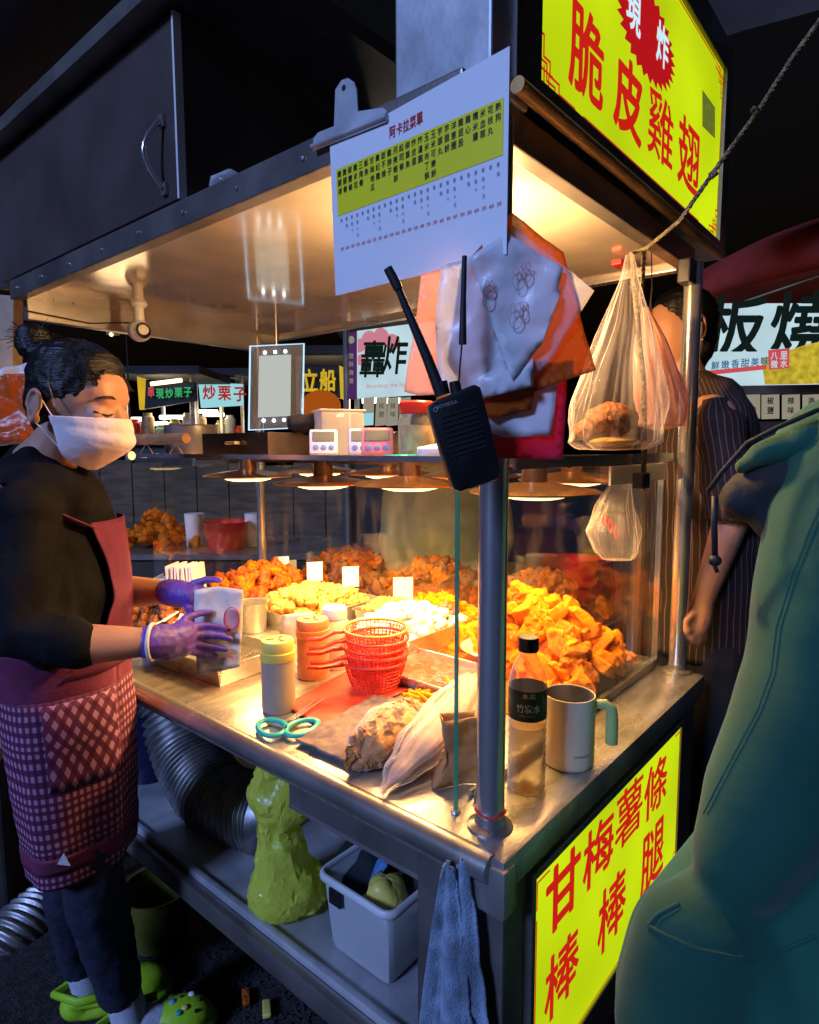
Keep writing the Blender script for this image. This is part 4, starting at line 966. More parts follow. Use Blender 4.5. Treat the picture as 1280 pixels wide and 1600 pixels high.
# scissors
p = oc(448, 1140, ZC+.006); sz = thing('scissors', 'scissors with teal plastic loops lying at the counter edge', 'scissors', p)
side = V((RT.x, RT.y, 0)).normalized(); fw = V((FW.x, FW.y, 0)).normalized()
for s_ in (-1, 1):
    c = p+side*.030*s_+V((0, 0, .004)); MB().tube([c+side*.030*math.cos(t)*(1+.15*math.sin(t))+fw*.034*math.sin(t) + fw*.012*s_*math.cos(t) for t in [i*math.pi/12 for i in range(24)]], .0062, 10, closed=True, sq=.8).build('handle_loop', 'teal_plastic', sz, smooth=True, w=True)
for s_ in (-1, 1): MB().prism([(-.006, 0), (.006, 0), (.002, .12), (-.002, .12)], p+fw*.03+side*.004*s_+V((0, 0, .002+.003*(s_ > 0))), (side*.95+fw*.3*s_*.2).normalized(), (fw+side*.42+side*.05*s_).normalized(), .0022).build('blade', 'steel_tube', sz, w=True)
# red cutting mat, grey towel
def flatsheet(name, px, mat, label, cat, th=.004, z=.001, amp=.003, sc=22, rows=28):
    q4 = [oc(x, y, ZC+z) for x, y in px]
    q = MB().grid(lambda u, v: q4[0]*(1-u)*(1-v)+q4[1]*u*(1-v)+q4[2]*u*v+q4[3]*(1-u)*v + V((0, 0, th+amp*(noise.noise(V((u*5, v*5, sc)))+.6*noise.noise(V((u*11, v*9, sc)))))), rows, rows)
    o = q.build(name, mat, None, True); md = o.modifiers.new('s', 'SOLIDIFY'); md.thickness = th*.9; md.offset = -1
    return tag(o, label, cat)
flatsheet('red_cutting_mat', ((445, 1105), (545, 1050), (640, 1080), (500, 1138)), 'red_mat', 'red plastic cutting mat under the strainer baskets', 'mat', .003, .0008, .0004)
flatsheet('grey_towel', ((462, 1162), (585, 1092), (680, 1108), (560, 1205)), 'grey_towel', 'rumpled grey towel on the counter between scissors and chip bag', 'towel', .005, .004, .0045, 9, 70)

# bag of chips, flour bag, brown paper piece
side = V((RT.x, RT.y, 0)).normalized()
def pouch(name, axis, radii, mat, label, cat, par=None, squash=.6, amp=.008, sc=30):
    pts = [V(p) for p in axis]
    q = MB(); fine = []; fr_ = []
    for i in range(len(pts)-1):
        for j in range(12): fine.append(pts[i].lerp(pts[i+1], j/12)); fr_.append(radii[i]+(radii[i+1]-radii[i])*j/12)
    fine.append(pts[-1]); fr_.append(radii[-1]); q.tube(fine, fr_, 40, sq=1)
    zmin = ZC+.008; ax_ = (pts[-1]-pts[0]).normalized()
    if 'film' in mat:
        for v in q.v: q_ = (v-ax_*(v.dot(ax_))*.75)*55; v += (v-pts[1]).normalized()*.006*(.5-abs(noise.noise(q_))*2)
    for v in q.v:
        if v.z < zmin+.004: v.z = zmin+.004
    o = q.build(name, mat, par, True, w=par is not None, noise_amp=amp, noise_scale=sc); 
    if par is None: tag(o, label, cat)
    return o
def cone_bag(par, pts, radii, mat, nm, amp, seed, flat=.7, n=64):
    """film bag with long creases that run along its axis"""
    P3 = [V(p) for p in pts]; ax_ = (P3[-1]-P3[0]).normalized(); x_ = ax_.cross(V((0, 0, 1))).normalized(); y_ = x_.cross(ax_)
    def fn(u, v):
        fi = v*(len(P3)-1); i = min(int(fi), len(P3)-2); k = fi-i; c = P3[i].lerp(P3[i+1], k); r = radii[i]+(radii[i+1]-radii[i])*(k*k*(3-2*k)); a = 2*math.pi*u
        m = V((math.cos(a)*2.4, math.sin(a)*2.4, seed)); s_ = 1+amp*(1.4*(.3-abs(noise.noise(m+V((0, 0, v*.9))))) + .8*(.3-abs(noise.noise(m*2.3+V((0, 0, v*2.2))))) + .4*noise.noise(m*4+V((0, 0, v*9))))
        p = c+x_*math.cos(a)*r*s_+y_*math.sin(a)*r*s_*flat; p.z = max(p.z, ZC+.011); return p
    return MB().grid(fn, n, 48).build(nm, mat, par, True, w=True)
a1 = [oc(652, 1098, ZC+.05), oc(640, 1108, ZC+.05), oc(615, 1132, ZC+.048), oc(580, 1168, ZC+.038), oc(558, 1196, ZC+.016), oc(550, 1203, ZC+.012)]
t = thing('chip_bag', 'clear bag of golden brown chips lying on the grey towel', 'snack bag', oc(590, 1190)); mk('chips', (.56, .26, .05), .55, 0, .3, 60, .6, 90, col2=(.34, .13, .02))
cone_bag(t, a1, [.010, .030, .050, .046, .022, .004], 'crisp_film', 'film', .22, 3.0)
cone_bag(t, a1, [.004, .020, .038, .034, .010, .002], 'chips', 'chip_core', .15, 5.0)
q = MB(); rn = random.Random(21)
for i in range(170):
    k = rn.uniform(.12, .80)*(len(a1)-1); j_ = int(k); c = a1[j_].lerp(a1[j_+1], k-j_); R_ = [.006, .024, .044, .040, .016, .002]; r_ = R_[j_]+(R_[j_+1]-R_[j_])*(k-j_); an_ = rn.uniform(0, 6.28)
    c = c+side*math.cos(an_)*r_*.92+V((0, 0, 1))*math.sin(an_)*r_*.62; c.z = max(c.z, ZC+.014); rot_ = M.Rotation(rn.uniform(0, 6), 3, 'X') @ M.Rotation(rn.uniform(0, 6), 3, 'Y') @ M.Rotation(rn.uniform(0, 6), 3, 'Z')
    q.add([c+rot_ @ V((x_*.011, y_*.009, .003*(1-x_*x_))) for x_, y_ in ((-1, -.6), (0, -1), (1, -.5), (1, .6), (0, 1), (-1, .5))], [(0, 1, 2, 3, 4, 5)])
q.build('chips', 'chips', t, w=True, solid=.0015)
a2 = [oc(742, 1062, ZC+.085), oc(728, 1082, ZC+.078), oc(700, 1120, ZC+.060), oc(660, 1165, ZC+.044), oc(625, 1205, ZC+.026), oc(603, 1230, ZC+.014), oc(596, 1240, ZC+.012)]
t = thing('flour_bag', 'twisted clear plastic bag of pale flour pointing at the counter edge', 'plastic bag', oc(650, 1215)); mk('flour', (.50, .33, .25), .8, 0, .2, 30, .2, 40)
cone_bag(t, a2, [.020, .034, .046, .041, .026, .009, .004], 'flour_film', 'film', .30, 8.0, .75)
cone_bag(t, a2, [.008, .024, .036, .032, .016, .004, .001], 'flour', 'flour', .12, 9.0, .75)
q = [(690, 1125), (748, 1120), (748, 1248), (705, 1252), (676, 1250), (700, 1190)]
BPp = oc(715, 1240); bn = V((-.55, -.83, 0)).normalized()
t = thing('brown_paper_bag', 'crumpled brown paper bag leaning beside the glass edge', 'paper bag', (BPp.x, BPp.y, ZC))
qq = [onp(x, min(y, 1247), BPp+V((.02, .01, 0)), bn) for x, y in q]
for v in qq: v.z = max(v.z, ZC+.002)
sheet('front_face', qq, 'brown_paper', t, amp=.008, sc=24, nrm=bn, thick=.002)
sheet('back_face', [p+V((.035, .03, -.01 if p.z > ZC+.05 else 0)) for p in qq], 'brown_paper', t, amp=.008, sc=20, nrm=bn, thick=.002)
sheet('side_fold', [qq[0], qq[5], qq[4], qq[4]+V((.035, .03, 0)), qq[5]+V((.035, .03, 0)), qq[0]+V((.035, .03, -.01))], 'brown_paper', t, amp=.003, sc=24, thick=.002)

# water bottle
p = oc(822, 1232); wb = thing('water_bottle', 'half full plastic water bottle with dark green label behind the post', 'bottle', p, toward(p)); r = .0315; H = .215
prof = [(.001, .002), (r*.9, .001), (r, .008)]
for i in range(8): prof += [(r, .014+i*.013), (r*.955, .0185+i*.013), (r, .023+i*.013)]
prof += [(r*1.0, .125), (r*1.0, .178), (r*.98, .186), (r*.8, .208), (r*.5, .226), (r*.42, .230), (r*.42, .243)]
MB().lathe(prof, 36).build('bottle_shell', 'bottle_plastic', wb, smooth=True)
MB().lathe([(.001, .003)]+[(x*.965, z) for x, z in prof[2:27]]+[(.001, prof[26][1])], 36).build('drink', 'bottle_water', wb, smooth=2)
MB().lathe([(r*1.012, .128), (r*1.015, .129), (r*1.015, .177), (r*1.012, .178)], 36).build('label_band', 'label_green', wb, smooth=2)
MB().lathe([(r*.5, .236), (r*.53, .237), (r*.53, .256), (r*.47, .259), (.001, .259)], 24).build('cap', 'black_plastic', wb, smooth=2)
lt = MB()
def onlabel(mb, ch, a0, z, wd, ht, off=0):
    g_, fs, asp = glyph(ch, 0); mb.add([((r*1.02)*math.sin(a0+(x-.5)*wd/r), -(r*1.02)*math.cos(a0+(x-.5)*wd/r), z+(y-.5)*ht) for x, y in g_], fs)
for i, ch in enumerate('竹炭水'): onlabel(lt, ch, -.36+i*.42, .150, .0125, .014)
for i, ch in enumerate('水炭'): onlabel(lt, ch, -.1+i*.36, .171, .010, .009)
lt.build('label_print', 'white_plastic', wb); lt = MB(); onlabel(lt, 'BAMBOO CHARCOAL', 0, .138, .026, .0035, 0); mk('leaf_green', (.20, .42, .08), .5)
for s_ in range(5): lt.add([((r*1.021)*math.sin(a), -(r*1.021)*math.cos(a), z) for a, z in ((.75+s_*.05, .172-s_*.008), (.95, .160-s_*.006), (1.0, .163-s_*.006))], [(0, 1, 2)])
lt.build('label_leaf', 'leaf_green', wb)
# mug
p = oc(888, 1190); mg = thing('travel_mug', 'cream steel mug with green handle on the counter corner', 'mug', p, toward(p)); r = .045; h = .128
MB().lathe([(.001, .001), (r*.93, .001), (r*.98, .004), (r, .012), (r, h-.003), (r*.985, h), (r*.955, h), (r*.945, h-.004), (r*.93, .02), (.001, .018)], 40).build('mug_body', 'mug_cream', mg, smooth=2)
MB().lathe([(r*.94, h-.002), (r*.925, .021), (.001, .0195)], 36).build('steel_lining', 'steel_edge', mg, smooth=2)
MB().tube([(r*1.02, 0, h+.001), (r*.99, 0, h)], .001, 6)
hp = [(r*.97, -.0, h-.016), (r*1.35, 0, h-.014), (r*1.58, 0, h-.022), (r*1.62, 0, h-.045), (r*1.62, 0, h-.085)]
MB().tube([V(v) for v in hp], [.007, .008, .009, .0095, .0095], 12, sq=1.15).build('handle', 'mug_green', mg, smooth=2)
g_, fs, asp = glyph('STARBUCKS', 0); lt = MB(); wd = .030; a0 = .55
lt.add([((r*1.006)*math.sin(a0+(x-.5)*wd/r), -(r*1.006)*math.cos(a0+(x-.5)*wd/r), .030+(y-.5)*.0042) for x, y in g_], fs); lt.build('brand_print', 'black_ink', mg)
# pinkish bowl
p = oc(775, 1045); p = on('z', 780, 1022, ZC+.03); p.z = ZC+.001; t = thing('pink_bowl', 'shallow pinkish plastic bowl behind the corner post', 'bowl', p); mk('bowl_pink', (.72, .45, .36), .35)
MB().lathe([(.001, .002), (.055, .002), (.075, .02), (.098, .048), (.102, .05), (.096, .047), (.073, .024), (.054, .007), (.001, .006)], 40).build('bowl_body', 'bowl_pink', t, smooth=2)
MB().lathe([(.001, .026), (.04, .026), (.072, .023)], 30).build('white_batter', 'pale_food', t, smooth=True)
# ------------------------------------------------------------ under the counter
side = V((RT.x, RT.y, 0)).normalized(); fw = V((FW.x, FW.y, 0)).normalized()
ZL = .4405
# storage bin
c0 = on('z', 608, 1545, ZL); c1 = on('x', 518, 1415, c0.x); bx, by0, by1 = c0.x, c0.y, c1.y; bh = .165
sb = thing('storage_bin', 'milky plastic storage bin full of bags on the lower shelf', 'bin', (bx+.12, (by0+by1)/2, ZL))
q = MB(); bw = .24; f = .012
def lerp4(z, off=0):
    k = f*z/bh; return [V((bx-k+off, by0-k+off, ZL+z)), V((bx+bw+k-off, by0-k+off, ZL+z)), V((bx+bw+k-off, by1+k-off, ZL+z)), V((bx-k+off, by1+k-off, ZL+z))]
lo, hi = lerp4(.001), lerp4(bh)
q.add(lo+hi, [(3, 2, 1, 0)]+[(i, (i+1) % 4, (i+1) % 4+4, i+4) for i in range(4)]); bo = q.build('bin_walls', 'bin_plastic', sb, w=True, bevel=.016, smooth=2, solid=.003, ang=50)
rimp = []
for i, p in enumerate(lerp4(bh, -.006)):
    c_ = (p-V((bx+bw/2, (by0+by1)/2, p.z))); ux = V((math.copysign(1, c_.x), 0, 0)); uy = V((0, math.copysign(1, c_.y), 0)); k0 = p-(ux+uy)*.022
    a0 = [uy, ux] if i in (1, 3) else [ux, uy]; a0 = a0[::-1] if i in (0, 1, 2, 3) and False else a0
    rimp += [k0+(a0[0]*math.cos(t)+a0[1]*math.sin(t))*.022 for t in (0, .39, .79, 1.18, 1.57)]
MB().tube(rimp, .007, 10, closed=True, sq=1.3).build('bin_rim', 'milky_plastic', sb, w=True, smooth=2)
MB().bb((bx-.022, by0+.11, ZL+bh-.045), (bx-.012, by0+.145, ZL+bh-.012)).build('latch', 'black_plastic', sb, w=True, bevel=.003)
for i, (dx, dy, dz, rr, m_, nm, lb) in enumerate(((.05, .05, .13, (.045, .05, .05), 'shaker_yellow', 'yellow_cloth', 'bright yellow cloth sticking out of the storage bin'), (.12, .17, .10, (.08, .09, .055), 'jacket_lining', 'black_bag', 'dark plastic bag filling the back of the storage bin'), (.14, .06, .11, (.07, .05, .05), 'dark_grey', 'grey_bag', 'grey crumpled bag inside the storage bin'))):
    tag(MB().ell((bx+dx, by0+dy, ZL+dz), rr, 18, 12).build(nm, m_, None, True, noise_amp=.02, noise_scale=30), lb, 'cloth' if i == 0 else 'bag')
mk('blue_strip', (.12, .3, .62), .4); tag(MB().box((bx+.09, by0+.10, ZL+.165), (.05, .012, .07), M.Rotation(.6, 3, 'X') @ M.Rotation(.5, 3, 'Z')).build('blue_packet', 'blue_strip', None, bevel=.003), 'folded blue packet poking out of the storage bin', 'packet')
# lime plastic bag
db = (on('z', 446, 1440, ZL)-C).dot(FW)+.05
q = MB()
for px_, py_, dd_, r_, fz in ((449, 1388, 0, .098, .85), (430, 1400, -.01, .072, .8), (474, 1396, .0, .072, .8), (441, 1340, .0, .074, 1.1), (433, 1296, .0, .054, 1), (446, 1250, .0, .078, .9), (420, 1236, .0, .058, 1), (468, 1222, .01, .062, 1), (440, 1200, .02, .07, .8)):
    q.ell(ud(px_, py_, db+dd_), (r_, r_*.9, r_*fz), 18, 12)
for v in q.v: v.z = max(v.z, ZL+.004)
lb_ = blob('lime_bag', q, 'lime_bag', None, .005, 18, .012, 17, ridge=1.0, bw=.35)
rn = random.Random(8)
for v in lb_.data.vertices: v.co += v.normal*rn.gauss(0, .0022)
dm = lb_.modifiers.new('d', 'DECIMATE'); dm.ratio = .085
dg = bpy.context.evaluated_depsgraph_get(); dg.update(); m2_ = bpy.data.meshes.new_from_object(lb_.evaluated_get(dg)); lb_.modifiers.clear(); lb_.data = m2_; m2_.name = 'lime_bag'
m2_.shade_smooth(); m2_.set_sharp_from_angle(angle=RAD(24))
lb_.data.transform(M.Translation(-V((ud(446, 1430, db).x, ud(446, 1430, db).y, ZL)))); lb_.location = (ud(446, 1430, db).x, ud(446, 1430, db).y, ZL)
tag(lb_, 'lime green plastic bag standing on the lower shelf', 'plastic bag')
# hanging towel at the corner
tw = thing('blue_towel', 'grey blue towel hanging from the counter corner', 'towel', (-.10, -.01, .42))
def fnt(u, v):
    z = (ZC-.012)*(1-v)+.50*v; cy = .012-.004*v; hw = .008+.048*v**.8; s_ = (u-.5)*2
    return V((-.088-.012*math.sin(s_*5+.5)*(.3+v)-.012*v, cy+hw*(-s_)*1.0, z-.015*abs(s_)*(1-v)))
MB().grid(fnt, 40, 50).build('front_fold', 'blue_towel', tw, True, w=True, noise_amp=.004, noise_scale=25, solid=.005)
MB().grid(lambda u, v: fnt(u, v)*1.0+V((.014, -.014-.004*v, .004)), 30, 40).build('back_fold', 'blue_towel', tw, True, w=True, noise_amp=.004, noise_scale=20, solid=.004)
# corrugated ducts
def duct(pts, r, mat, label, n=34, nm='corrugated_duct'):
    pts = [V(p) for p in pts]; fine = []
    for i in range(len(pts)-1):
        a = pts[max(i-1, 0)]; b, c = pts[i], pts[i+1]; d = pts[min(i+2, len(pts)-1)]
        for j in range(n*2):
            t = j/(n*2); fine.append(.5*((2*b)+(c-a)*t+(2*a-5*b+4*c-d)*t*t+(3*b-a-3*c+d)*t**3))
    fine.append(pts[-1]); return tag(MB().tube(fine, [r*(1+.06*math.cos(i*math.pi/4)) for i in range(len(fine))], 28).build(nm, mat, None, True), label, 'duct')
mk('foil', (.36, .35, .34), .42, .85, .25, 20, .1, 60)
duct([on('x', 262, 1080, .24), on('x', 296, 1180, .22), on('x', 345, 1250, .20), on('x', 430, 1275, .22)], .10, 'foil', 'silver corrugated duct bending behind the lime bag', 44)
duct([ud(-60, 1600, 1.85), ud(20, 1480, 1.95), ud(90, 1400, 2.15), ud(130, 1330, 2.4)], .10, 'foil', 'dull corrugated duct on the ground behind the seller', 44)
p = on('x', 222, 1250, .12); t = thing('blue_bucket', 'dark blue bucket standing on the lower shelf behind the seller’s apron', 'bucket', (p.x+.06, p.y+.06, ZL)); mk('navy_plastic', (.008, .008, .05), .4)
MB().lathe([(.001, .001), (.07, .001), (.085, .22), (.09, .225), (.083, .222), (.068, .006), (.001, .005)], 26).build('bucket_body', 'navy_plastic', t, smooth=2)
p = on('z', 225, 1520, .003); t = thing('olive_bucket', 'dark olive bucket on the ground behind the seller’s leg', 'bucket', p+V((.1, .1, 0))); mk('olive_plastic', (.09, .09, .012), .5)
MB().lathe([(.001, .001), (.085, .001), (.10, .16), (.106, .165), (.098, .162), (.083, .006), (.001, .005)], 26).build('bucket_body', 'olive_plastic', t, smooth=2)
for px, py, m_, lb in ((385, 1562, 'fried_orange', 'small orange scrap of food on the asphalt'), (417, 1580, 'shaker_yellow', 'small yellow scrap of food on the asphalt')):
    p = on('z', px, py, .006); tag(MB().box(p+V((0, 0, .008)), (.05, .022, .014), M.Rotation(random.uniform(0, 3), 3, 'Z')).build('food_scrap', m_, None, True, bevel=.004, noise_amp=.003, noise_scale=60), lb, 'scrap')
rn = random.Random(3); q = MB()
for i in range(500):
    p = on('z', rn.uniform(200, 520), rn.uniform(1440, 1600), .004); q.ell(p, (rn.uniform(.002, .007), rn.uniform(.002, .006), rn.uniform(.001, .004)), 5, 3)
tag(q.build('grit', 'asphalt', None), 'loose grit on the asphalt under the stall', 'grit', kind='stuff')
# storage cart left behind the seller
cx = ud(-40, 1330, 2.2); t = thing('dark_crate', 'dark crate with tan rim behind the seller at the left edge', 'crate', (cx.x, cx.y, 0), .9)
MB().bb((-.25, -.2, 0), (.25, .2, .52)).build('crate_body', 'dark_grey', t, bevel=.01); MB().bb((-.255, -.205, .521), (.255, .205, .56)).build('crate_rim', 'wood_pale', t, bevel=.004)

# ------------------------------------------------------------ people
def loft(rows, fr, sd_, offs=0):
    def fn(v, a):
        fi = v*(len(rows)-1); i = max(0, min(int(fi), len(rows)-2)); k = fi-i
        k2 = k*k*(3-2*k)*.4+k*.6
        px, py, d, rf, rs = [rows[i][j]*(1-k2)+rows[i+1][j]*k2 for j in range(5)]
        return ud(px, py, d)+fr*math.cos(a)*(rf+offs)+sd_*math.sin(a)*(rs+offs)
    return fn
def closed_loft(mb, fn, n=32, m=26):
    o = len(mb.v)
    for i in range(m+1):
        for j in range(n): mb.v.append(fn(i/m, 2*math.pi*j/n))
    for i in range(m):
        for j in range(n): a = o+i*n; mb.f.append((a+j, a+(j+1) % n, a+n+(j+1) % n, a+n+j))
    mb.f.append(tuple(o+j for j in range(n))); mb.f.append(tuple(o+m*n+j for j in reversed(range(n)))); return mb
fr = (side*.985-fw*.17).normalized(); sdn = (-fw*.985-side*.17).normalized()
base = V((-.13, 1.0, 0))
ve = thing('person', 'seller in black jacket, face mask and checked apron packing food', 'person', base)
T = [(72, 712, 1.35, .055, .06), (66, 738, 1.36, .090, .12), (68, 775, 1.36, .118, .155), (72, 850, 1.36, .134, .160), (78, 930, 1.36, .142, .160), (92, 1000, 1.37, .120, .142), (102, 1050, 1.38, .100, .122), (108, 1110, 1.385, .092, .110)]
tor = loft(T, fr, sdn)
def vy(y):   # py -> v on the torso
    for i in range(len(T)-1):
        if T[i][1] <= y <= T[i+1][1]: return (i+(y-T[i][1])/(T[i+1][1]-T[i][1]))/(len(T)-1)
    return 1.0 if y > T[-1][1] else 0
# landmarks
sh_n, el_n, cu_n, wr_n = ud(46, 800, 1.235), ud(34, 985, 1.17), ud(118, 1008, 1.17), ud(236, 1003, 1.22)
sh_f, el_f, cu_f, wr_f = ud(110, 800, 1.50), ud(105, 940, 1.54), ud(190, 925, 1.50), ud(262, 925, 1.42)
HC = ud(131, 628, 1.325); tilt = RAD(-12)
hfw = (fr*math.cos(tilt)+V((0, 0, 1))*math.sin(tilt)).normalized(); hup = (V((0, 0, 1))*math.cos(tilt)-fr*math.sin(tilt)).normalized(); hsd = sdn
def hd(a, b, c): return HC+hfw*a+hup*b+hsd*c
HR = M((hfw, hsd, hup)).transposed()
# continuous body (head, neck, trunk core, arms)
b = MB()
b.ell(hd(-.012, .022, 0), (.093, .073, .088), 22, 16, HR); b.ell(hd(.030, -.040, 0), (.060, .058, .070), 20, 14, HR); b.cap(hd(.05, -.095, 0), hd(.03, -.09, .03), .026, .022); b.cap(hd(.05, -.095, 0), hd(.03, -.09, -.03), .026, .022)
b.cap(hd(.076, .004, 0), hd(.098, -.034, 0), .009, .013); b.cap(hd(.066, .020, -.03), hd(.066, .020, .03), .016, .016); b.ell(hd(.048, .030, 0), (.034, .058, .044), 16, 12, HR); b.ell(hd(.060, -.020, .036), (.022, .022, .022), 12, 8, HR); b.ell(hd(.060, -.020, -.036), (.022, .022, .022), 12, 8, HR)
b.cap(hd(-.03, -.06, 0), ud(72, 730, 1.355), .050, .058); b.cap(ud(72, 730, 1.355), ud(90, 1080, 1.37), .07, .10)
for s_, e_, c_, w_ in ((sh_n, el_n, cu_n, wr_n), (sh_f, el_f, cu_f, wr_f)):
    b.cap(ud(75, 780, 1.355), s_, .05, .045); b.cap(s_, e_, .042, .038); b.cap(e_, c_, .040, .042); b.cap(c_, w_, .042, .027)
ea = MB()
blob('body', b, 'skin', ve, .006, 5)
ear = MB(); ec = hd(-.048, -.022, .074)
ear.tube([ec+hfw*.017*math.cos(t)*(1 if math.sin(t) > -.3 else .7)+hup*.031*math.sin(t)+hsd*(.006+.004*math.cos(t)) for t in [i*math.pi/9 for i in range(18)]], .0052, 8, closed=True); ear.ell(ec, (.012, .005, .026), 12, 8, HR); ear.ell(ec+hup*-.026+hfw*.004, (.009, .006, .010), 10, 7, HR)
blob('ear', ear, 'skin', ve, .003, 3)
# eye, lashes, brow
ey = MB(); ey.tube([hd(.0835-.004*abs(t)-(.012*max(0, t)), -.011-.003*(1-t*t), .034+.018*t) for t in (-1, -.5, 0, .5, .8, 1.15)], .0022, 6)
ey.tube([hd(.0825-.014*max(0, t)-.003*t*t, .020+.004*(1-t*t)-.004*max(0, t), .036+.022*t) for t in (-1, -.5, 0, .5, 1)], [.002, .003, .003, .0025, .001], 6)
ey.build('brow_and_lashes', 'hair', ve, True, w=True)
# hair
h = MB(); h.ell(hd(-.026, .040, 0), (.098, .082, .086), 24, 16, HR); h.ell(hd(-.062, -.010, 0), (.056, .070, .066), 20, 14, HR); h.ell(hd(.018, .080, 0), (.050, .060, .032), 18, 12, HR); h.cap(hd(-.060, -.06, 0), hd(-.055, -.085, 0), .045, .032); h.cap(hd(.034, .066, .045), hd(-.008, .020, .068), .015, .012); h.cap(hd(.034, .066, -.045), hd(-.008, .020, -.068), .015, .012)
h.ell(ud(52, 535, 1.33), (.036, .036, .040), 16, 12); h.ell(ud(45, 520, 1.32), (.022, .022, .020)); h.ell(ud(62, 552, 1.34), (.03, .03, .024)); h.cap(ud(58, 550, 1.33), hd(-.06, .07, 0), .028, .040)
blob('hair', h, 'hair', ve, .006, 4, .0035, 60)
st = MB(); rn = random.Random(4)
for i in range(150):
    a = rn.uniform(-.9, 1.5); c = rn.uniform(-.075, .078); p = []
    for k in range(6):
        t = k/5; x = .062*(1-t)+(-.07)*t; z = math.sqrt(max(.0001, 1-((x+.026)/.102)**2-(c*(1-.4*t)/.086)**2))*.089; p.append(hd(x, .040+z*(1-.12*t)+rn.uniform(-.002, .003), c*(1-.45*t)))
    st.tube(p, [.0008]*5+[.0004], 4, caps=False)
for i in range(46):
    a = rn.uniform(0, 6.28); p = ud(52, 535, 1.33); q_ = V((math.cos(a), math.sin(a)*.6, rn.uniform(-.6, 1))).normalized(); st.tube([p+q_*.034, p+q_*.044+V((0, 0, .004)), p+q_*rn.uniform(.048, .062)], .0006, 4, caps=False)
st.build('hair_strands', 'hair', ve, True, w=True)
MB().tube([ud(73, 592, 1.245), ud(80, 612, 1.243), ud(86, 636, 1.245)], .0014, 6).build('hair_pin', 'steel_tube', ve, w=True)
# mask
prof_ = [(.101, -.016), (.113, -.036), (.121, -.060), (.111, -.082), (.078, -.110), (.044, -.135), (.02, -.126)]
def mkf(u, v):
    t = (u-.5)*2; fi = v*(len(prof_)-1); i = min(int(fi), len(prof_)-2); k = fi-i; a, bb = [prof_[i][j]*(1-k)+prof_[i+1][j]*k for j in (0, 1)]
    w_ = 1-math.cos(t*math.pi/2*.98); sa, sbb = -.018+.028*v, -.036-.060*v; c = .077*math.sin(t*math.pi/2*.98)*(1-.12*v)
    ri = .0035*math.exp(-((v-.40)/.05)**2)*(1-w_)-.002*math.exp(-((v-.22)/.05)**2)
    return hd(a*(1-w_)+sa*w_+ri, bb*(1-w_)+sbb*w_, c*(1+ri*4))
MB().grid(mkf, 40, 30).build('face_mask', 'mask', ve, True, w=True, solid=.0015, noise_amp=.0015, noise_scale=70)
MB().tube([mkf(.98, .04), hd(-.035, -.006, .078), hd(-.052, .010, .081)], .0014, 6).tube([mkf(.98, .9), hd(-.030, -.062, .076), hd(-.058, -.044, .079)], .0014, 6).build('mask_strap', 'white_plastic', ve, w=True)
# jacket
j = closed_loft(MB(), lambda v, a: tor(v*.99, a), 36, 30)
j.cap(sh_n, el_n, .060, .054); j.cap(el_n, cu_n, .054, .044); j.ell(sh_n, .066, 16, 10); j.cap(sh_f, el_f, .066, .058); j.cap(el_f, cu_f, .058, .046); j.ell(sh_f, .068, 16, 10); j.cap(ud(55, 900, 1.25), ud(75, 1000, 1.25), .07, .06)
for k in range(3): j.cap(cu_n.lerp(el_n, .14*k), cu_n.lerp(el_n, .14*k+.05), .048+.003*k, .049)
j.cap(ud(38, 712, 1.40), ud(46, 718, 1.30), .030, .030); j.cap(ud(46, 718, 1.30), ud(92, 742, 1.29), .024, .022); j.cap(ud(92, 742, 1.29), ud(128, 752, 1.35), .022, .020); j.cap(ud(30, 745, 1.31), ud(30, 745, 1.41), .05, .05); j.cap(ud(60, 760, 1.27), ud(105, 775, 1.30), .05, .05)
blob('jacket', j, 'jacket_black', ve, .007, 5, .006, 13, ridge=.35)
# apron
def ap(y0, y1, a0, a1, off, us, vs, nm, mat, nu=40, nv=24, amp=.003):
    f2 = loft(T, fr, sdn, off)
    MB().grid(lambda u, v: f2(vy(y0+(y1-y0)*v), RAD((a0(v) if callable(a0) else a0)*(1-u)+(a1(v) if callable(a1) else a1)*u)), nu, nv, us, vs).build(nm, mat, ve, True, w=True, solid=.003, noise_amp=amp, noise_scale=20)
ap(812, 1035, -62, lambda v: 14-14*math.sin(v*2.6)+45*v**4, .017, 1, 1, 'bib', 'apron_red')
f2 = loft(T, fr, sdn, .017); MB().tube([f2(vy(818), RAD(12)), f2(vy(790), RAD(40)), f2(vy(765), RAD(66)), f2(vy(745), RAD(84))], .010, 10, sq=.25).build('apron_strap', 'apron_red', ve, True, w=True)
SK = [(94, 990, 1.372, .130, .158), (100, 1025, 1.380, .122, .152), (106, 1058, 1.385, .116, .148), (112, 1125, 1.395, .118, .146), (120, 1205, 1.415, .113, .142), (127, 1272, 1.44, .106, .136), (131, 1328, 1.46, .102, .132)]
skf = loft(SK, fr, sdn)
def drape(v, a): return skf(v, a)+fr*math.cos(a)*.006*math.sin(a*7)*v+sdn*math.sin(a)*.008*math.sin(a*5+1)*v
def band(v0, v1, nm, mat, off=0, nv=20, vs=8, a0=0, a1=2*math.pi, us=58, rot=False):
    s2 = lambda v, a: drape(v, a)+(fr*math.cos(a)+sdn*math.sin(a))*off
    q = MB().grid(lambda u, v: s2(v0+(v1-v0)*v, a0+(a1-a0)*u), 72, nv, us, vs)
    if rot: q.uv = {k: (x[0]*.7+x[1]*.7, x[0]*.7-x[1]*.7) for k, x in q.uv.items()}
    q.build(nm, mat, ve, True, w=True, solid=.002, noise_amp=.003, noise_scale=16)
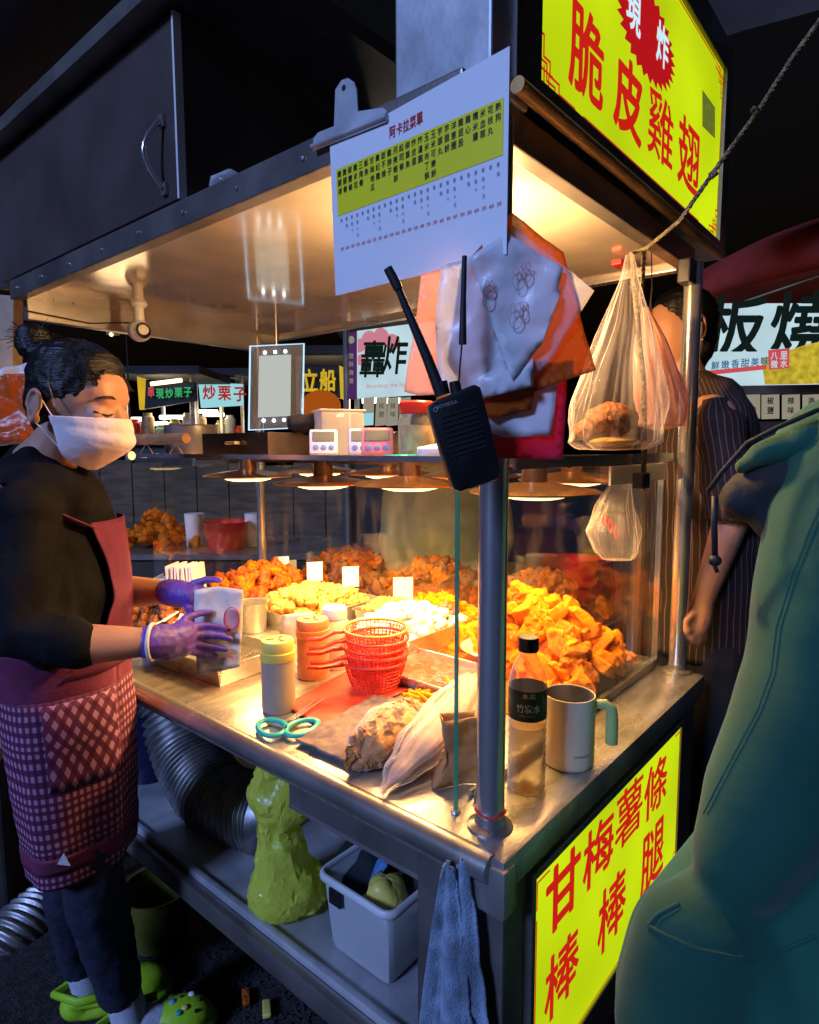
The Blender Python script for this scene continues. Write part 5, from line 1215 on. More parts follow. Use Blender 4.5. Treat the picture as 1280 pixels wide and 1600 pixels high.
band(0, .34, 'apron_waist', 'apron_red'); band(.335, .875, 'apron_skirt', 'gingham', .001, 24, 17); band(.87, .935, 'hem_stripe', 'apron_red', .002, 4); band(.93, 1, 'apron_hem', 'gingham', .001, 5, 2.5)
band(.35, .62, 'pocket', 'gingham', .009, 10, 6, RAD(8), RAD(66), 8, True)
p = drape(.87, RAD(62))+(sdn+fr*.5).normalized()*.012; mk('tag_grey', (.55, .5, .52), .5)
MB().prism([(-.014, -.010), (.016, -.010), (.002, .016)], p, fr, V((0, 0, 1)), .002).build('apron_patch', 'tag_grey', ve, w=True)
# legs, socks, shoes
an_n = on('z', 188, 1546, .15); an_f = on('z', 126, 1500, .15); kn_n = ud(150, 1400, 1.45); kn_f = ud(112, 1395, 1.55)
lg = MB(); lg.cap(ud(118, 1180, 1.37), kn_n, .075, .066); lg.cap(kn_n, an_n, .068, .052); lg.cap(ud(118, 1180, 1.44), kn_f, .075, .064); lg.cap(kn_f, an_f, .066, .050)
blob('jeans', lg, 'jeans', ve, .009, 4, .004, 25)
sdir = V((.85, -.52, 0)).normalized(); sper = V((.52, .85, 0))
for an, toe_px, nm in ((an_n, (326, 1574), 'near'), (an_f, None, 'far')):
    toe = on('z', *toe_px, .05) if toe_px else V((an.x, an.y, .05))+sdir*.20
    toe.z = 0; heel = toe-sdir*.255 if toe_px else V((an.x, an.y, 0))-sdir*.055
    MB().cap(V((an.x, an.y, .16)), heel+sdir*.075+V((0, 0, .06)), .043, .042).cap(heel+sdir*.075+V((0, 0, .06)), heel+sdir*.15+V((0, 0, .05)), .042, .036).build('sock', 'sock', ve, True, w=True)
    SRot = M((sdir, sper, V((0, 0, 1)))).transposed()
    s_ = MB(); s_.ell(heel+sdir*.185+V((0, 0, .042)), (.082, .054, .050), 20, 12, SRot); s_.ell(heel+sdir*.20+V((0, 0, .020)), (.078, .058, .026), 20, 10, SRot); s_.ell(heel+sdir*.10+V((0, 0, .018)), (.10, .046, .024), 20, 10, SRot); s_.ell(heel+sdir*.045+V((0, 0, .03)), (.046, .042, .036), 16, 10, SRot); s_.cap(heel+sdir*.16+sper*.045+V((0, 0, .05)), heel+sdir*.04+sper*.03+V((0, 0, .055)), .014, .014); s_.cap(heel+sdir*.16-sper*.045+V((0, 0, .05)), heel+sdir*.04-sper*.03+V((0, 0, .055)), .014, .014)
    for v in s_.v: v.z = max(v.z, .003)
    sho = blob('clog', s_, 'croc_lime', ve, .005, 3)
    MB().tube([heel+sdir*.13+sper*.052+V((0, 0, .075)), heel+sdir*.05+sper*.046+V((0, 0, .072)), heel+sdir*(-.012)+V((0, 0, .07)), heel+sdir*.05-sper*.046+V((0, 0, .072)), heel+sdir*.13-sper*.052+V((0, 0, .075))], .008, 10, sq=1.5).build('clog_strap', 'croc_lime', ve, True, w=True)
    if toe_px:
        for i, (a, c, m_) in enumerate(((.17, .0, 'blue_strip'), (.20, -.022, 'shaker_yellow'), (.215, .014, 'white_plastic'), (.185, -.03, 'teal_plastic'), (.165, .028, 'mug_green'), (.235, -.004, 'black_plastic'), (.20, .034, 'black_plastic'), (.225, -.03, 'black_plastic'), (.19, .008, 'jeans'))):
            zz = .042+.050*math.sqrt(max(0, 1-((a-.185)/.084)**2-(c/.056)**2)); r_ = .009 if i < 5 else .0045
            MB().ell(heel+sdir*a+sper*c+V((0, 0, zz)), (r_, r_*.9, .005), 10, 6, SRot).build('clog_charm' if i < 5 else 'clog_hole', m_, ve, True, w=True)
# paper bag in hands (top-level) and gloved hands
pbn = (-fw*.96-side*.1).normalized()
hb = thing('held_paper_bag', 'small white paper bag with red print in the seller’s purple gloved hands', 'paper bag', ud(342, 1052, 1.33))
def bagf(d): return [ud(x, y, d) for x, y in ((303, 922), (340, 916), (380, 922), (378, 985), (374, 1042), (330, 1052), (308, 1056), (306, 990))]
sheet('front', bagf(1.318), 'paper_bag', hb, amp=.005, sc=28, thick=.001); sheet('back', bagf(1.345), 'paper_bag', hb, amp=.005, sc=22, thick=.001)
rp_ = MB()
rp_.add([ud(362+13*math.cos(t), 968+20*math.sin(t)*(1 if t < 3.14 else .8), 1.309) for t in [i*math.pi/10 for i in range(20)]], [tuple(range(20))]); rp_.build('red_print', 'pink_ink', hb, w=True)
rp_ = MB().tube([ud(362+12*math.cos(t), 966+17*math.sin(t), 1.308) for t in [i*math.pi/10 for i in range(20)]], .0010, 5, closed=True).tube([ud(345, 1030, 1.311), ud(358, 1024, 1.311), ud(366, 1030, 1.311)], .0012, 5); rp_.build('print_outline', 'red_ink', hb, w=True)
def finger(mb, pts, r=.0095): 
    pts = [V(p) for p in pts]
    for i in range(len(pts)-1): mb.cap(pts[i], pts[i+1], r*(1-.10*i), r*(1-.10*(i+1)))
gl = MB(); W = wr_n; gl.cap(W, ud(262, 1002, 1.245), .034, .034); gl.cap(ud(262, 1002, 1.245), ud(285, 992, 1.265), .033, .028); gl.cap(ud(264, 1012, 1.25), ud(286, 1010, 1.265), .026, .022)
for pts in (((290, 982, 1.268), (312, 978, 1.285), (334, 978, 1.296), (352, 982, 1.304)), ((294, 993, 1.272), (318, 992, 1.286), (342, 993, 1.297), (360, 998, 1.304)), ((294, 1004, 1.272), (316, 1008, 1.288), (338, 1012, 1.298), (354, 1014, 1.305)), ((290, 1014, 1.27), (308, 1020, 1.286), (326, 1024, 1.298), (338, 1026, 1.305)), ((276, 980, 1.262), (290, 966, 1.278), (312, 958, 1.30), (330, 957, 1.312))):
    finger(gl, [ud(*p) for p in pts])
blob('glove', gl, 'glove', ve, .0035, 3, .0012, 70)
MB().tube([ud(238+3*math.sin(t), 1003, 1.222)+V((0, 0, .034*math.cos(t)))+(-fw)*.034*math.sin(t) for t in [i*math.pi/10 for i in range(20)]], .0042, 8, closed=True).build('glove_cuff', 'paper_bag', ve, True, w=True)
gl = MB(); gl.cap(wr_f, ud(282, 928, 1.40), .030, .032); gl.cap(ud(282, 928, 1.40), ud(300, 930, 1.385), .032, .027)
for pts in (((302, 912, 1.385), (318, 907, 1.382), (332, 905, 1.38), (344, 907, 1.378)), ((306, 922, 1.385), (326, 924, 1.378), (344, 930, 1.372), (356, 938, 1.366)), ((306, 932, 1.382), (326, 938, 1.372), (342, 946, 1.366), (352, 954, 1.362)), ((304, 942, 1.378), (320, 950, 1.37), (334, 960, 1.364), (342, 966, 1.36)), ((292, 944, 1.38), (296, 955, 1.36), (302, 964, 1.34), (310, 968, 1.325))):
    finger(gl, [ud(*p) for p in pts])
blob('glove', gl, 'glove', ve, .0035, 3, .0012, 70)

# striped-shirt man behind the right post
D = 1.80
mn = thing('person', 'man in dark pinstriped shirt standing behind the right post', 'person', (ud(1100, 1000, D).x, ud(1100, 1000, D).y, 0))
mf = (-side*.97-fw*.2).normalized(); msd = (-fw*.97+side*.2).normalized()
TM = [(1072, 585, D, .05, .06), (1078, 600, D, .080, .14), (1085, 640, D, .108, .19), (1092, 720, D, .128, .20), (1094, 820, D, .135, .20), (1095, 920, D, .135, .19), (1092, 1010, D+.01, .135, .19)]
mt = loft(TM, mf, msd)
q = MB().grid(lambda u, v: mt(v, 2*math.pi*u)+V((0, 0, 0)), 64, 50, 58, 6); q.build('shirt', 'pinstripe', mn, True, w=True, noise_amp=.012, noise_scale=9, solid=.003)
ms_, me_, mw_ = ud(1120, 650, 1.63), ud(1142, 815, 1.60), ud(1100, 935, 1.60)
b = MB(); b.cap(ud(1080, 640, D), ud(1066, 575, D), .08, .055); mh = ud(1058, 522, D)
b.ell(mh, (.095, .075, .11), 20, 14, M((mf, msd, V((0, 0, 1)))).transposed()); b.cap(mh+mf*.05-V((0, 0, .08)), mh+mf*.04-V((0, 0, .09)), .045, .04); b.cap(mh+mf*.10-V((0, 0, .01)), mh+mf*.11-V((0, 0, .03)), .012, .014)
b.cap(ud(1088, 640, D), ms_, .07, .05); b.cap(ms_, me_, .046, .042); b.cap(me_, mw_, .043, .028); b.cap(ud(1088, 640, D), ud(1095, 950, D), .09, .1)
b.cap(mw_, ud(1094, 962, 1.60), .027, .032); b.cap(ud(1094, 962, 1.60), ud(1088, 980, 1.60), .034, .032)
for k, (x, y) in enumerate(((1074, 986), (1082, 996), (1092, 1000), (1101, 997))): finger(b, [ud(x+6, 975, 1.585+.004*k), ud(x, y, 1.575+.006*k), ud(x-3, y+8, 1.60+.005*k)], .0105)
finger(b, [ud(1082, 958, 1.58), ud(1072, 970, 1.575), ud(1070, 984, 1.58)], .011)
blob('body', b, 'skin', mn, .006, 3)
ear = MB(); ec = ud(1096, 511, D-.078); ear.tube([ec+mf*.015*math.cos(t)+V((0, 0, .03))*math.sin(t)+msd*.004*math.cos(t) for t in [i*math.pi/9 for i in range(18)]], .005, 8, closed=True); ear.ell(ec-V((0, 0, .006)), (.011, .006, .022)); blob('ear', ear, 'skin', mn, .003, 2)
MB().ell(ec-V((0, 0, .034))+msd*.006, .0035, 8, 6).build('earring', 'steel_tube', mn, True, w=True)
h = MB(); h.ell(mh-mf*.022+V((0, 0, .035)), (.10, .083, .10), 20, 14, M((mf, msd, V((0, 0, 1)))).transposed()); h.ell(mh-mf*.06-V((0, 0, .02)), (.05, .07, .075), 16, 12, M((mf, msd, V((0, 0, 1)))).transposed()); h.cap(mh-mf*.065-V((0, 0, .06)), mh-mf*.06-V((0, 0, .10)), .035, .025)
blob('hair', h, 'hair', mn, .007, 3, .003, 60)
sl = MB(); sl.cap(ms_+V((0, 0, .0)), me_+V((0, 0, .02)), .064, .058); sl.cap(ud(1085, 650, D-.1), ms_, .065, .064)
sl = MB().grid(lambda u, v: (lambda c, r_: c+side*math.cos(6.2832*u)*r_-fw*math.sin(6.2832*u)*r_)(ms_.lerp(me_, -.12+1.14*v)+V((0, 0, .012)), .030+.036*min(1, v*6)-.006*v), 40, 30, 24, 3)
sl.build('sleeve', 'pinstripe', mn, True, w=True, noise_amp=.008, noise_scale=14, solid=.003)
lg = MB(); gz = lambda p, z: V((p.x, p.y, z)); hp = ud(1092, 1010, D)
for k in (-1, 1): lg.cap(hp+msd*.09*k, gz(hp+msd*.10*k, .5), .105, .08); lg.cap(gz(hp+msd*.10*k, .5), gz(hp+msd*.10*k, .10), .08, .06)
blob('trousers', lg, 'trousers_black', mn, .012, 3, .004, 12)
for k in (-1, 1): 
    q = MB().cap(gz(hp+msd*.10*k-mf*.05, .05), gz(hp+msd*.10*k+mf*.16, .04), .05, .042)
    for v in q.v: v.z = max(v.z, .004)
    q.build('shoe', 'black_rubber', mn, True, w=True)

# customer in green jacket, close on the right
G = .88
gp = thing('person', 'customer in teal green jacket close by on the right, seen from behind', 'person', (ud(1330, 1260, G).x, ud(1330, 1260, G).y, 0))
TG = [(1470, 600, G, .06, .06), (1460, 650, G, .14, .14), (1448, 720, G, .20, .16), (1440, 850, G, .205, .17), (1428, 960, G, .205, .17), (1405, 1060, G, .20, .17), (1378, 1150, G, .20, .17), (1365, 1260, G, .205, .18), (1330, 1380, G, .215, .19), (1262, 1490, G, .235, .20), (1240, 1600, G, .245, .21), (1235, 1760, G+.05, .245, .21)]
gf = loft(TG, -side, -fw)
j = closed_loft(MB(), gf, 36, 40)
for a, c, r0, r1 in (((1330, 740, .86), (1322, 860, .84), .11, .105), ((1322, 860, .84), (1275, 1060, .82), .105, .09), ((1275, 1060, .82), (1200, 1270, .80), .09, .078), ((1200, 1270, .80), (1160, 1345, .80), .078, .062)): j.cap(ud(*a), ud(*c), r0, r1, 18)
j.cap(ud(1085, 1470, .80), ud(1060, 1600, .80), .075, .085, 18); j.cap(ud(1120, 1440, .82), ud(1200, 1600, .80), .07, .10, 18); j.cap(ud(1300, 720, .86), ud(1420, 680, .86), .075, .08)
gj = blob('jacket', j, 'green_jacket', gp, .008, 16, .006, 6, ridge=.3)
from mathutils.bvhtree import BVHTree
_x = XF[gp.name]; bv = BVHTree.FromPolygons([_x @ v.co for v in gj.data.vertices], [tuple(p.vertices) for p in gj.data.polygons])
def surf(px, py, off=.002):
    r_ = ray(px, py).normalized(); h_ = bv.ray_cast(C, r_)
    return (h_[0]-r_*off) if h_[0] else None
def dense(pts, n=8):
    o = []
    for (x0, y0), (x1, y1) in zip(pts, pts[1:]): o += [(x0+(x1-x0)*k/n, y0+(y1-y0)*k/n) for k in range(n)]
    return o+[pts[-1]]
def seamline(pts, r, nm, mat, off=.001):
    q = [surf(x, y, off) for x, y in dense(pts)]; q = [p for p in q if p]
    if len(q) > 2: MB().tube(q, r, 6).build(nm, mat, gp, True, w=True)
mk('stitch', (.008, .12, .095), .8)
for dx in (0, 7): seamline([(1290+dx, 770), (1262+dx, 830), (1236+dx, 900), (1212+dx, 980), (1204+dx, 1050), (1182+dx, 1110), (1150+dx, 1170), (1118+dx, 1232), (1098+dx, 1272)], .0005, 'stitched_seam', 'stitch')
seamline([(1062, 1412), (1030, 1428), (1014, 1446), (1040, 1462), (1090, 1484), (1150, 1496), (1215, 1488), (1275, 1462)], .003, 'pocket_edge', 'green_jacket', 0)
seamline([(1062, 1420), (1034, 1436), (1026, 1450), (1046, 1470), (1092, 1494), (1150, 1506), (1218, 1498), (1275, 1474)], .0007, 'stitched_seam', 'stitch')
h = MB(); h.cap(ud(1330, 668, .84), ud(1255, 690, .84), .042, .030); h.cap(ud(1255, 690, .84), ud(1190, 712, .86), .028, .018); h.cap(ud(1190, 712, .86), ud(1160, 730, .88), .016, .010)
blob('collar', h, 'green_jacket', gp, .005, 4, .003, 16)
h = MB(); h.cap(ud(1280, 740, .86), ud(1215, 755, .88), .055, .048); h.cap(ud(1215, 755, .88), ud(1162, 778, .90), .044, .036); h.cap(ud(1235, 770, .87), ud(1212, 812, .88), .045, .034)
blob('hood', h, 'jacket_lining', gp, .006, 4, .006, 20)
MB().tube([ud(1117, 775, .86), ud(1116, 815, .86), ud(1117, 868, .86)], .0042, 8).ell(ud(1117, 876, .86), (.009, .009, .008), 10, 7).tube([ud(1115, 880, .86), ud(1121, 894, .86)], .003, 6).build('drawstring', 'black_rubber', gp, True, w=True)
MB().tube([ud(1280, 640, .80), ud(1215, 668, .82), ud(1168, 692, .85), ud(1130, 735, .865), ud(1106, 768, .875)], .0032, 8).build('hood_seam', 'jacket_lining', gp, True, w=True)
b = MB(); hc = ud(1520, 480, .92); b.ell(hc, (.08, .08, .11)); b.cap(hc-V((0, 0, .08)), ud(1475, 640, G), .055, .06); b.cap(ud(1475, 640, G), ud(1350, 1500, G), .08, .12)
blob('body', b, 'skin', gp, .009, 3)
blob('hair', MB().ell(hc+V((0, 0, .03)), (.09, .09, .10)), 'hair', gp, .009, 3, .003, 50)
hp = ud(1290, 1600, G); lg = MB()
for k in (-1, 1): lg.cap(V((hp.x, hp.y, .80))+side*.09*k, V((hp.x, hp.y, .45))+side*.10*k, .11, .08); lg.cap(V((hp.x, hp.y, .45))+side*.10*k, V((hp.x, hp.y, .08))+side*.10*k, .08, .06); lg.cap(V((hp.x, hp.y, .06))+side*.10*k, V((hp.x, hp.y, .055))+side*.10*k+fw*.14, .05, .045)
blob('trousers', lg, 'trousers_black', gp, .012, 3)
# ------------------------------------------------------------ background: neighbouring stalls and signs
def bq(pts, d): return [ud(x, y, d) for x, y in pts]
def plate(pts, d, t=.02):
    a = bq(pts, d); b_ = [p+fw*t for p in a]; k = len(a)
    return MB().add(a+b_, [tuple(range(k-1, -1, -1)), tuple(range(k, 2*k))]+[(i, (i+1) % k, (i+1) % k+k, i+k) for i in range(k)])
def bput(mb, ch, px, py, wp, hp, d, off=0, skew=0, dz=0): return put(mb, ch, ud(px, py+0, d), (side*1.0+V((0, 0, dz))).normalized(), V((0, 0, 1)), wp*d/FP, hp*d/FP, off, skew)

# grilled-corn stall on the right: bright sign, price cards
D2 = 3.2
gs = thing('neighbour_stall', 'neighbouring stall with bright pale blue sign at the right edge', 'food stall', (ud(1240, 700, D2).x, ud(1240, 700, D2).y, 0))
plate([(1080, 474), (1440, 474), (1440, 597), (1080, 606)], D2, .12).build('lit_sign_panel', 'bg_white', gs, w=True)
plate([(1190, 560), (1230, 548), (1262, 538), (1300, 530), (1440, 520), (1440, 596), (1196, 601)], D2-.006, .003).build('food_picture', 'bg_food', gs, w=True)
q = MB(); bput(q, '板', 1148, 512, 96, 96, D2-.012, .022, .10); q.build('letter', 'bg_inkdark', gs, w=True)
q = MB(); bput(q, '燒', 1254, 508, 98, 104, D2-.012, .022, .10); q.build('letter', 'bg_inkdark', gs, w=True)
plate([(1108, 579), (1198, 570), (1198, 577), (1108, 586)], D2-.010, .003).build('red_underline', 'bg_redpink', gs, w=True)
q = MB()
for i, ch in enumerate('鮮嫩香甜美味'): bput(q, ch, 1118+i*15.5, 571-i*1.4, 12.5, 13, D2-.013, .02)
q.build('printed_slogan', 'bg_inkblue', gs, w=True)
plate([(1201, 547), (1234, 544), (1233, 575), (1202, 578)], D2-.012, .003).build('red_seal', 'bg_redpink', gs, w=True)
q = MB(); bput(q, '八', 1210, 556, 11, 11, D2-.016, .02); bput(q, '里', 1225, 555, 11, 12, D2-.016, .02); bput(q, '微', 1210, 569, 11, 12, D2-.016, .02); bput(q, '水', 1225, 568, 11, 12, D2-.016, .02); q.build('seal_print', 'bg_white', gs, w=True)
plate([(1080, 604), (1440, 598), (1440, 613), (1080, 616)], D2-.01, .10).build('rail', 'steel_edge', gs, w=True)
for i, (x, s1, s2) in enumerate(((1174, '150', '元'), (1204, '椒', '鹽'), (1236, '辣', '味'), (1268, '海', '苔'), (1300, '蒜', '味'))):
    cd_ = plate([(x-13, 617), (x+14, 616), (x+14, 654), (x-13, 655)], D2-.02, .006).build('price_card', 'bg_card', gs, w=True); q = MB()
    if i == 0: bput(q, s1, x, 640, 15, 9, D2-.023); bput(q, s2, x, 650, 6, 6, D2-.023)
    else: bput(q, s1, x, 626, 10, 11, D2-.023, .02); bput(q, s2, x, 641, 10, 11, D2-.023, .02)
    q.build('card_print', 'black_ink', gs, w=True)
plate([(1085, 659), (1440, 657), (1440, 900), (1085, 900)], D2, .5).build('counter', 'dark_grey', gs, w=True)
for x in (1084, 1434): b0_ = ud(x, 700, D2+.06); MB().bb((b0_.x-.02, b0_.y-.02, 0), (b0_.x+.02, b0_.y+.02, 2.2)).build('post', 'steel_dark', gs, w=True)
# red parasol over it
pc = ud(1452, 470, 3.0); um = thing('red_parasol', 'large dark red parasol over the stall on the right', 'parasol', (pc.x, pc.y, 0))
MB().lathe([(1.10, 2.15), (1.12, 2.22), (1.06, 2.32), (.9, 2.40), (.02, 2.52)], 40).build('canopy', 'red_fabric', um, True, solid=.004)
MB().tube([(0, 0, .03), (0, 0, 2.52)], .025, 12).build('pole', 'steel_dark', um); MB().lathe([(.001, 0), (.3, 0), (.3, .05), (.03, .08)], 24).build('base', 'dark_grey', um)
for i in range(8):
    a = i*math.pi/4; MB().tube([(0, 0, 2.46), (1.08*math.cos(a), 1.08*math.sin(a), 2.22)], .008, 6).build('rib', 'steel_dark', um)
# metal awning sheet at the top right
aw = MB().add(bq([(1030, -90), (1320, -90), (1320, 5), (1160, 48), (1120, 62)], 1.75)+[p+V((.05, .05, .06)) for p in bq([(1030, -90), (1320, -90), (1320, 5), (1160, 48), (1120, 62)], 1.75)], [(4, 3, 2, 1, 0), (5, 6, 7, 8, 9)]+[(i, (i+1) % 5, (i+1) % 5+5, i+5) for i in range(5)])
tag(aw.build('metal_awning', 'steel_cabinet', None), 'grey metal awning sheet jutting in at the top right', 'awning')

# stalls seen under the roof
def far_stall(label, px0, px1, top, cnt, d, roof='dark_void', frame_='steel_edge', depth=.8, tubes=(), counter='dark_grey', bare=False):
    m = ud((px0+px1)/2, 700, d); t = thing('market_stall', label, 'food stall', (m.x, m.y, 0), 0, 'market stalls in the background')
    zt = ud(0, top, d).z; zc = ud(0, cnt, d).z
    for x in (() if bare else (px0+3, px1-3)):
        p = ud(x, 700, d); MB().tube([(p.x, p.y, 0), (p.x, p.y, zt)], .02, 10).build('post', frame_, t, w=True); p = p+fw*depth; MB().tube([(p.x, p.y, 0), (p.x, p.y, zt)], .02, 10).build('post', frame_, t, w=True)
    a, b_ = ud(px0, 700, d), ud(px1, 700, d); A_ = [V((a.x, a.y, 0)), V((b_.x, b_.y, 0)), V((b_.x, b_.y, 0))+fw*depth, V((a.x, a.y, 0))+fw*depth]
    def slabz(z0, z1, nm, mat, g=0): 
        k = [p+(p-(A_[0]+A_[2])/2).normalized()*g for p in A_]; MB().add([p+V((0, 0, z0)) for p in k]+[p+V((0, 0, z1)) for p in k], [(3, 2, 1, 0), (4, 5, 6, 7)]+[(i, (i+1) % 4, (i+1) % 4+4, i+4) for i in range(4)]).build(nm, mat, t, w=True)
    
    if not bare: slabz(zt, zt+.06, 'roof', roof, .15)
    slabz(.1, zc-.03, 'counter', counter, -.03); slabz(zc-.029, zc, 'counter_top', 'steel_edge', .02)
    if tubes:
        ld_ = bpy.data.lights.new('stall_light', 'POINT'); ld_.energy = 7; ld_.color = (1.0, .78, .5); ld_.shadow_soft_size = .15
        lo_ = bpy.data.objects.new('stall_light', ld_); COL.objects.link(lo_); lo_.parent = t; q_ = ud((px0+px1)/2, 640, d+.2); lo_.location = XF[t.name].inverted() @ q_
    for x0, x1, y, m_ in tubes: MB().tube([ud(x0, y, d+.3), ud(x1, y, d+.3)], .018, 8).build('tube_light', m_, t, w=True)
    return t
st1 = far_stall('dim chestnut stall with green and red lettering on a dark board', 196, 306, 588, 690, 5.2, tubes=((206, 240, 655, 'tube_white'), (250, 300, 652, 'tube_white'), (236, 262, 662, 'tube_white')))
plate([(228, 593), (304, 597), (306, 626), (226, 639)], 5.1, .05).build('sign_board', 'dark_void', st1, w=True); plate([(214, 588), (228, 592), (226, 639), (218, 640)], 5.1, .05).build('yellow_side', 'bg_yellow', st1, w=True)
q = MB(); bput(q, '串', 236, 612, 9, 17, 5.07, .03); q.build('letter', 'bg_redpink', st1, w=True)
for i, ch in enumerate('現炒栗子'): q = MB(); bput(q, ch, 250+i*14.5, 615-i*.8, 12, 15, 5.07, .03); q.build('letter', 'bg_green', st1, w=True)
MB().tube([ud(236, 600, 5.0), ud(284, 594, 5.0)], .016, 8).build('tube_light', 'bulb_warm', st1, w=True)
st2 = far_stall('chestnut stall with pale cyan lit sign and red characters', 306, 384, 590, 688, 6.0, tubes=((312, 340, 643, 'tube_white'), (318, 350, 648, 'tube_white')))
plate([(310, 597), (379, 600), (379, 633), (314, 637)], 5.9, .06).build('lit_sign_panel', 'bg_cyan', st2, w=True)
for i, ch in enumerate('炒栗子'): q = MB(); bput(q, ch, 327+i*24, 613+i*1.5, 20, 22, 5.86, .03); q.build('letter', 'bg_inkred', st2, w=True)
st3 = far_stall('stall with yellow glowing characters on a dark board', 466, 548, 560, 690, 4.8, tubes=((480, 540, 648, 'bulb_warm'),))
plate([(473, 569), (530, 571), (532, 622), (473, 626)], 4.7, .05).build('sign_board', 'dark_void', st3, w=True); plate([(530, 571), (542, 576), (542, 628), (532, 622)], 4.7, .05).build('yellow_side', 'bg_yellow', st3, w=True)
for x, ch in ((484, '立'), (512, '船')): q = MB(); bput(q, ch, x, 594, 25, 34, 4.67, .03); q.build('letter', 'bg_yellow', st3, w=True)
MB().ell(ud(502, 634, 4.5), (.14, .14, .11), 18, 12).build('orange_dome', 'bg_orange', st3, True, w=True)  # round orange shape with an even glow of its own
st4 = far_stall('stall with bright white and pink sign above hanging price cards', 540, 720, 500, 676, 3.9, tubes=((566, 640, 626, 'tube_white'),))
plate([(558, 517), (720, 496), (720, 612), (558, 622)], 3.85, .06).build('lit_sign_panel', 'bg_white', st4, w=True); plate([(540, 521), (558, 518), (558, 622), (541, 624)], 3.85, .06).build('purple_side', 'bg_purple', st4, w=True)
glow('petal_pink', (.80, .28, .36), .7)
for cx_, cy_, rx_, ry_, rt_ in ((562, 540, 10, 13, .9), (576, 530, 11, 14, .35), (596, 526, 12, 14, -.2), (613, 534, 12, 13, -.8), (566, 562, 9, 12, 1.4)):
    pts = [(cx_+rx_*math.cos(a)*math.cos(rt_)-ry_*math.sin(a)*math.sin(rt_), cy_+rx_*math.cos(a)*math.sin(rt_)+ry_*math.sin(a)*math.cos(rt_)) for a in [i*math.pi/9 for i in range(18)]]
    MB().add(bq([(max(559, x), y) for x, y in pts], 3.84), [tuple(range(18))]).build('petal_print', 'petal_pink', st4, w=True)
q = MB(); bput(q, '轟', 583, 561, 38, 56, 3.82, .02, .1); q.build('letter', 'bg_inkdark', st4, w=True); q = MB(); bput(q, '炸', 617, 555, 38, 58, 3.82, .02, .1); q.build('letter', 'bg_inkdark', st4, w=True)
q = MB(); bput(q, 'Bombing the big', 604, 603, 62, 8, 3.82, 0, 0, .06); q.build('small_print', 'petal_pink', st4, w=True)
q = MB()
for i, ch in enumerate('鹽酥雞攤'): bput(q, ch, 549, 556+i*13, 7, 8, 3.82)
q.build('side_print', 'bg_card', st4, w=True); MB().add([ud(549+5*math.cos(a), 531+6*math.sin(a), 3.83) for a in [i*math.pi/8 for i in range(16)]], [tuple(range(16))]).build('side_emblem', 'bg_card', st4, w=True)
for x, s1, s2 in ((576, '', ''), (596, '椒', '鹽'), (614, '辣', '味'), (633, '海', '苔')):
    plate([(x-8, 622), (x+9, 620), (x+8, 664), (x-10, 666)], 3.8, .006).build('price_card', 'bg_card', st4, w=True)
    if s1: q = MB(); bput(q, s1, x, 634, 8, 9, 3.79); bput(q, s2, x, 647, 8, 9, 3.79); q.build('card_print', 'black_ink', st4, w=True)
plate([(568, 646), (584, 645), (583, 664), (567, 665)], 3.79, .003).build('teal_print', 'bg_cyan', st4, w=True)
# side table behind the back glass with goods
tb_ = far_stall('low table with snacks standing behind the stall’s back glass', 170, 640, 430, 870, 3.5, depth=.7, bare=True)
def put_on(px, py, d, obj_fn): return obj_fn(ud(px, py, d))
zt_ = ud(0, 870, 3.5).z
def tz(px, d): p = ud(px, 700, d); return V((p.x, p.y, zt_+.001))
hp_ = thing('reflection_heap', 'brown fried snack heap added where the glass mirrors the food', 'food', tz(240, 3.75))  # added heap stands in for the food reflected in the glass
hm = meshes('n', 'fried_gold', 5, r=.035, rough=.5, sq=(1.4, .8, .7), seed=120); rn = random.Random(9)
for i in range(70):
    a = rn.uniform(0, 6.28); r_ = rn.uniform(0, .24)*1; o = bpy.data.objects.new('snack_piece', rn.choice(hm)); COL.objects.link(o); o.parent = hp_; o.location = (r_*math.cos(a), r_*math.sin(a), .02+.2*(1-r_/.25)*rn.uniform(.3, 1)); o.rotation_euler = (rn.uniform(0, 6), rn.uniform(0, 6), 0)
p = tz(350, 3.7); tag(MB().lathe([(.001, .001), (.10, .001), (.13, .16), (.135, .165), (.127, .16), (.098, .006), (.001, .005)], 24, p).build('red_tub', 'red_plastic', None, smooth=2), 'red plastic tub on the side table behind the glass', 'tub')
for i, px_ in enumerate((395, 300)):
    p = tz(px_, 3.8); tag(MB().lathe([(.001, .001), (.05, .001), (.06, .20), (.001, .20)], 20, p).build('white_cup_stack', 'white_plastic', None, smooth=2), ('white cup stack beside the red tub behind the glass', 'white cup stack left of the red tub behind the glass')[i], 'cups')
p = ud(905, 880, 2.6); t = thing('red_crate', 'stack of red baskets behind the right end of the glass case', 'baskets', (p.x, p.y, 0))
for i in range(9): MB().lathe([(.07, i*.115+.001), (.095, i*.115+.108), (.10, i*.115+.112), (.092, i*.115+.108), (.068, i*.115+.008), (.001, i*.115+.006)], 24).build('red_basket', 'red_plastic', t, smooth=2)

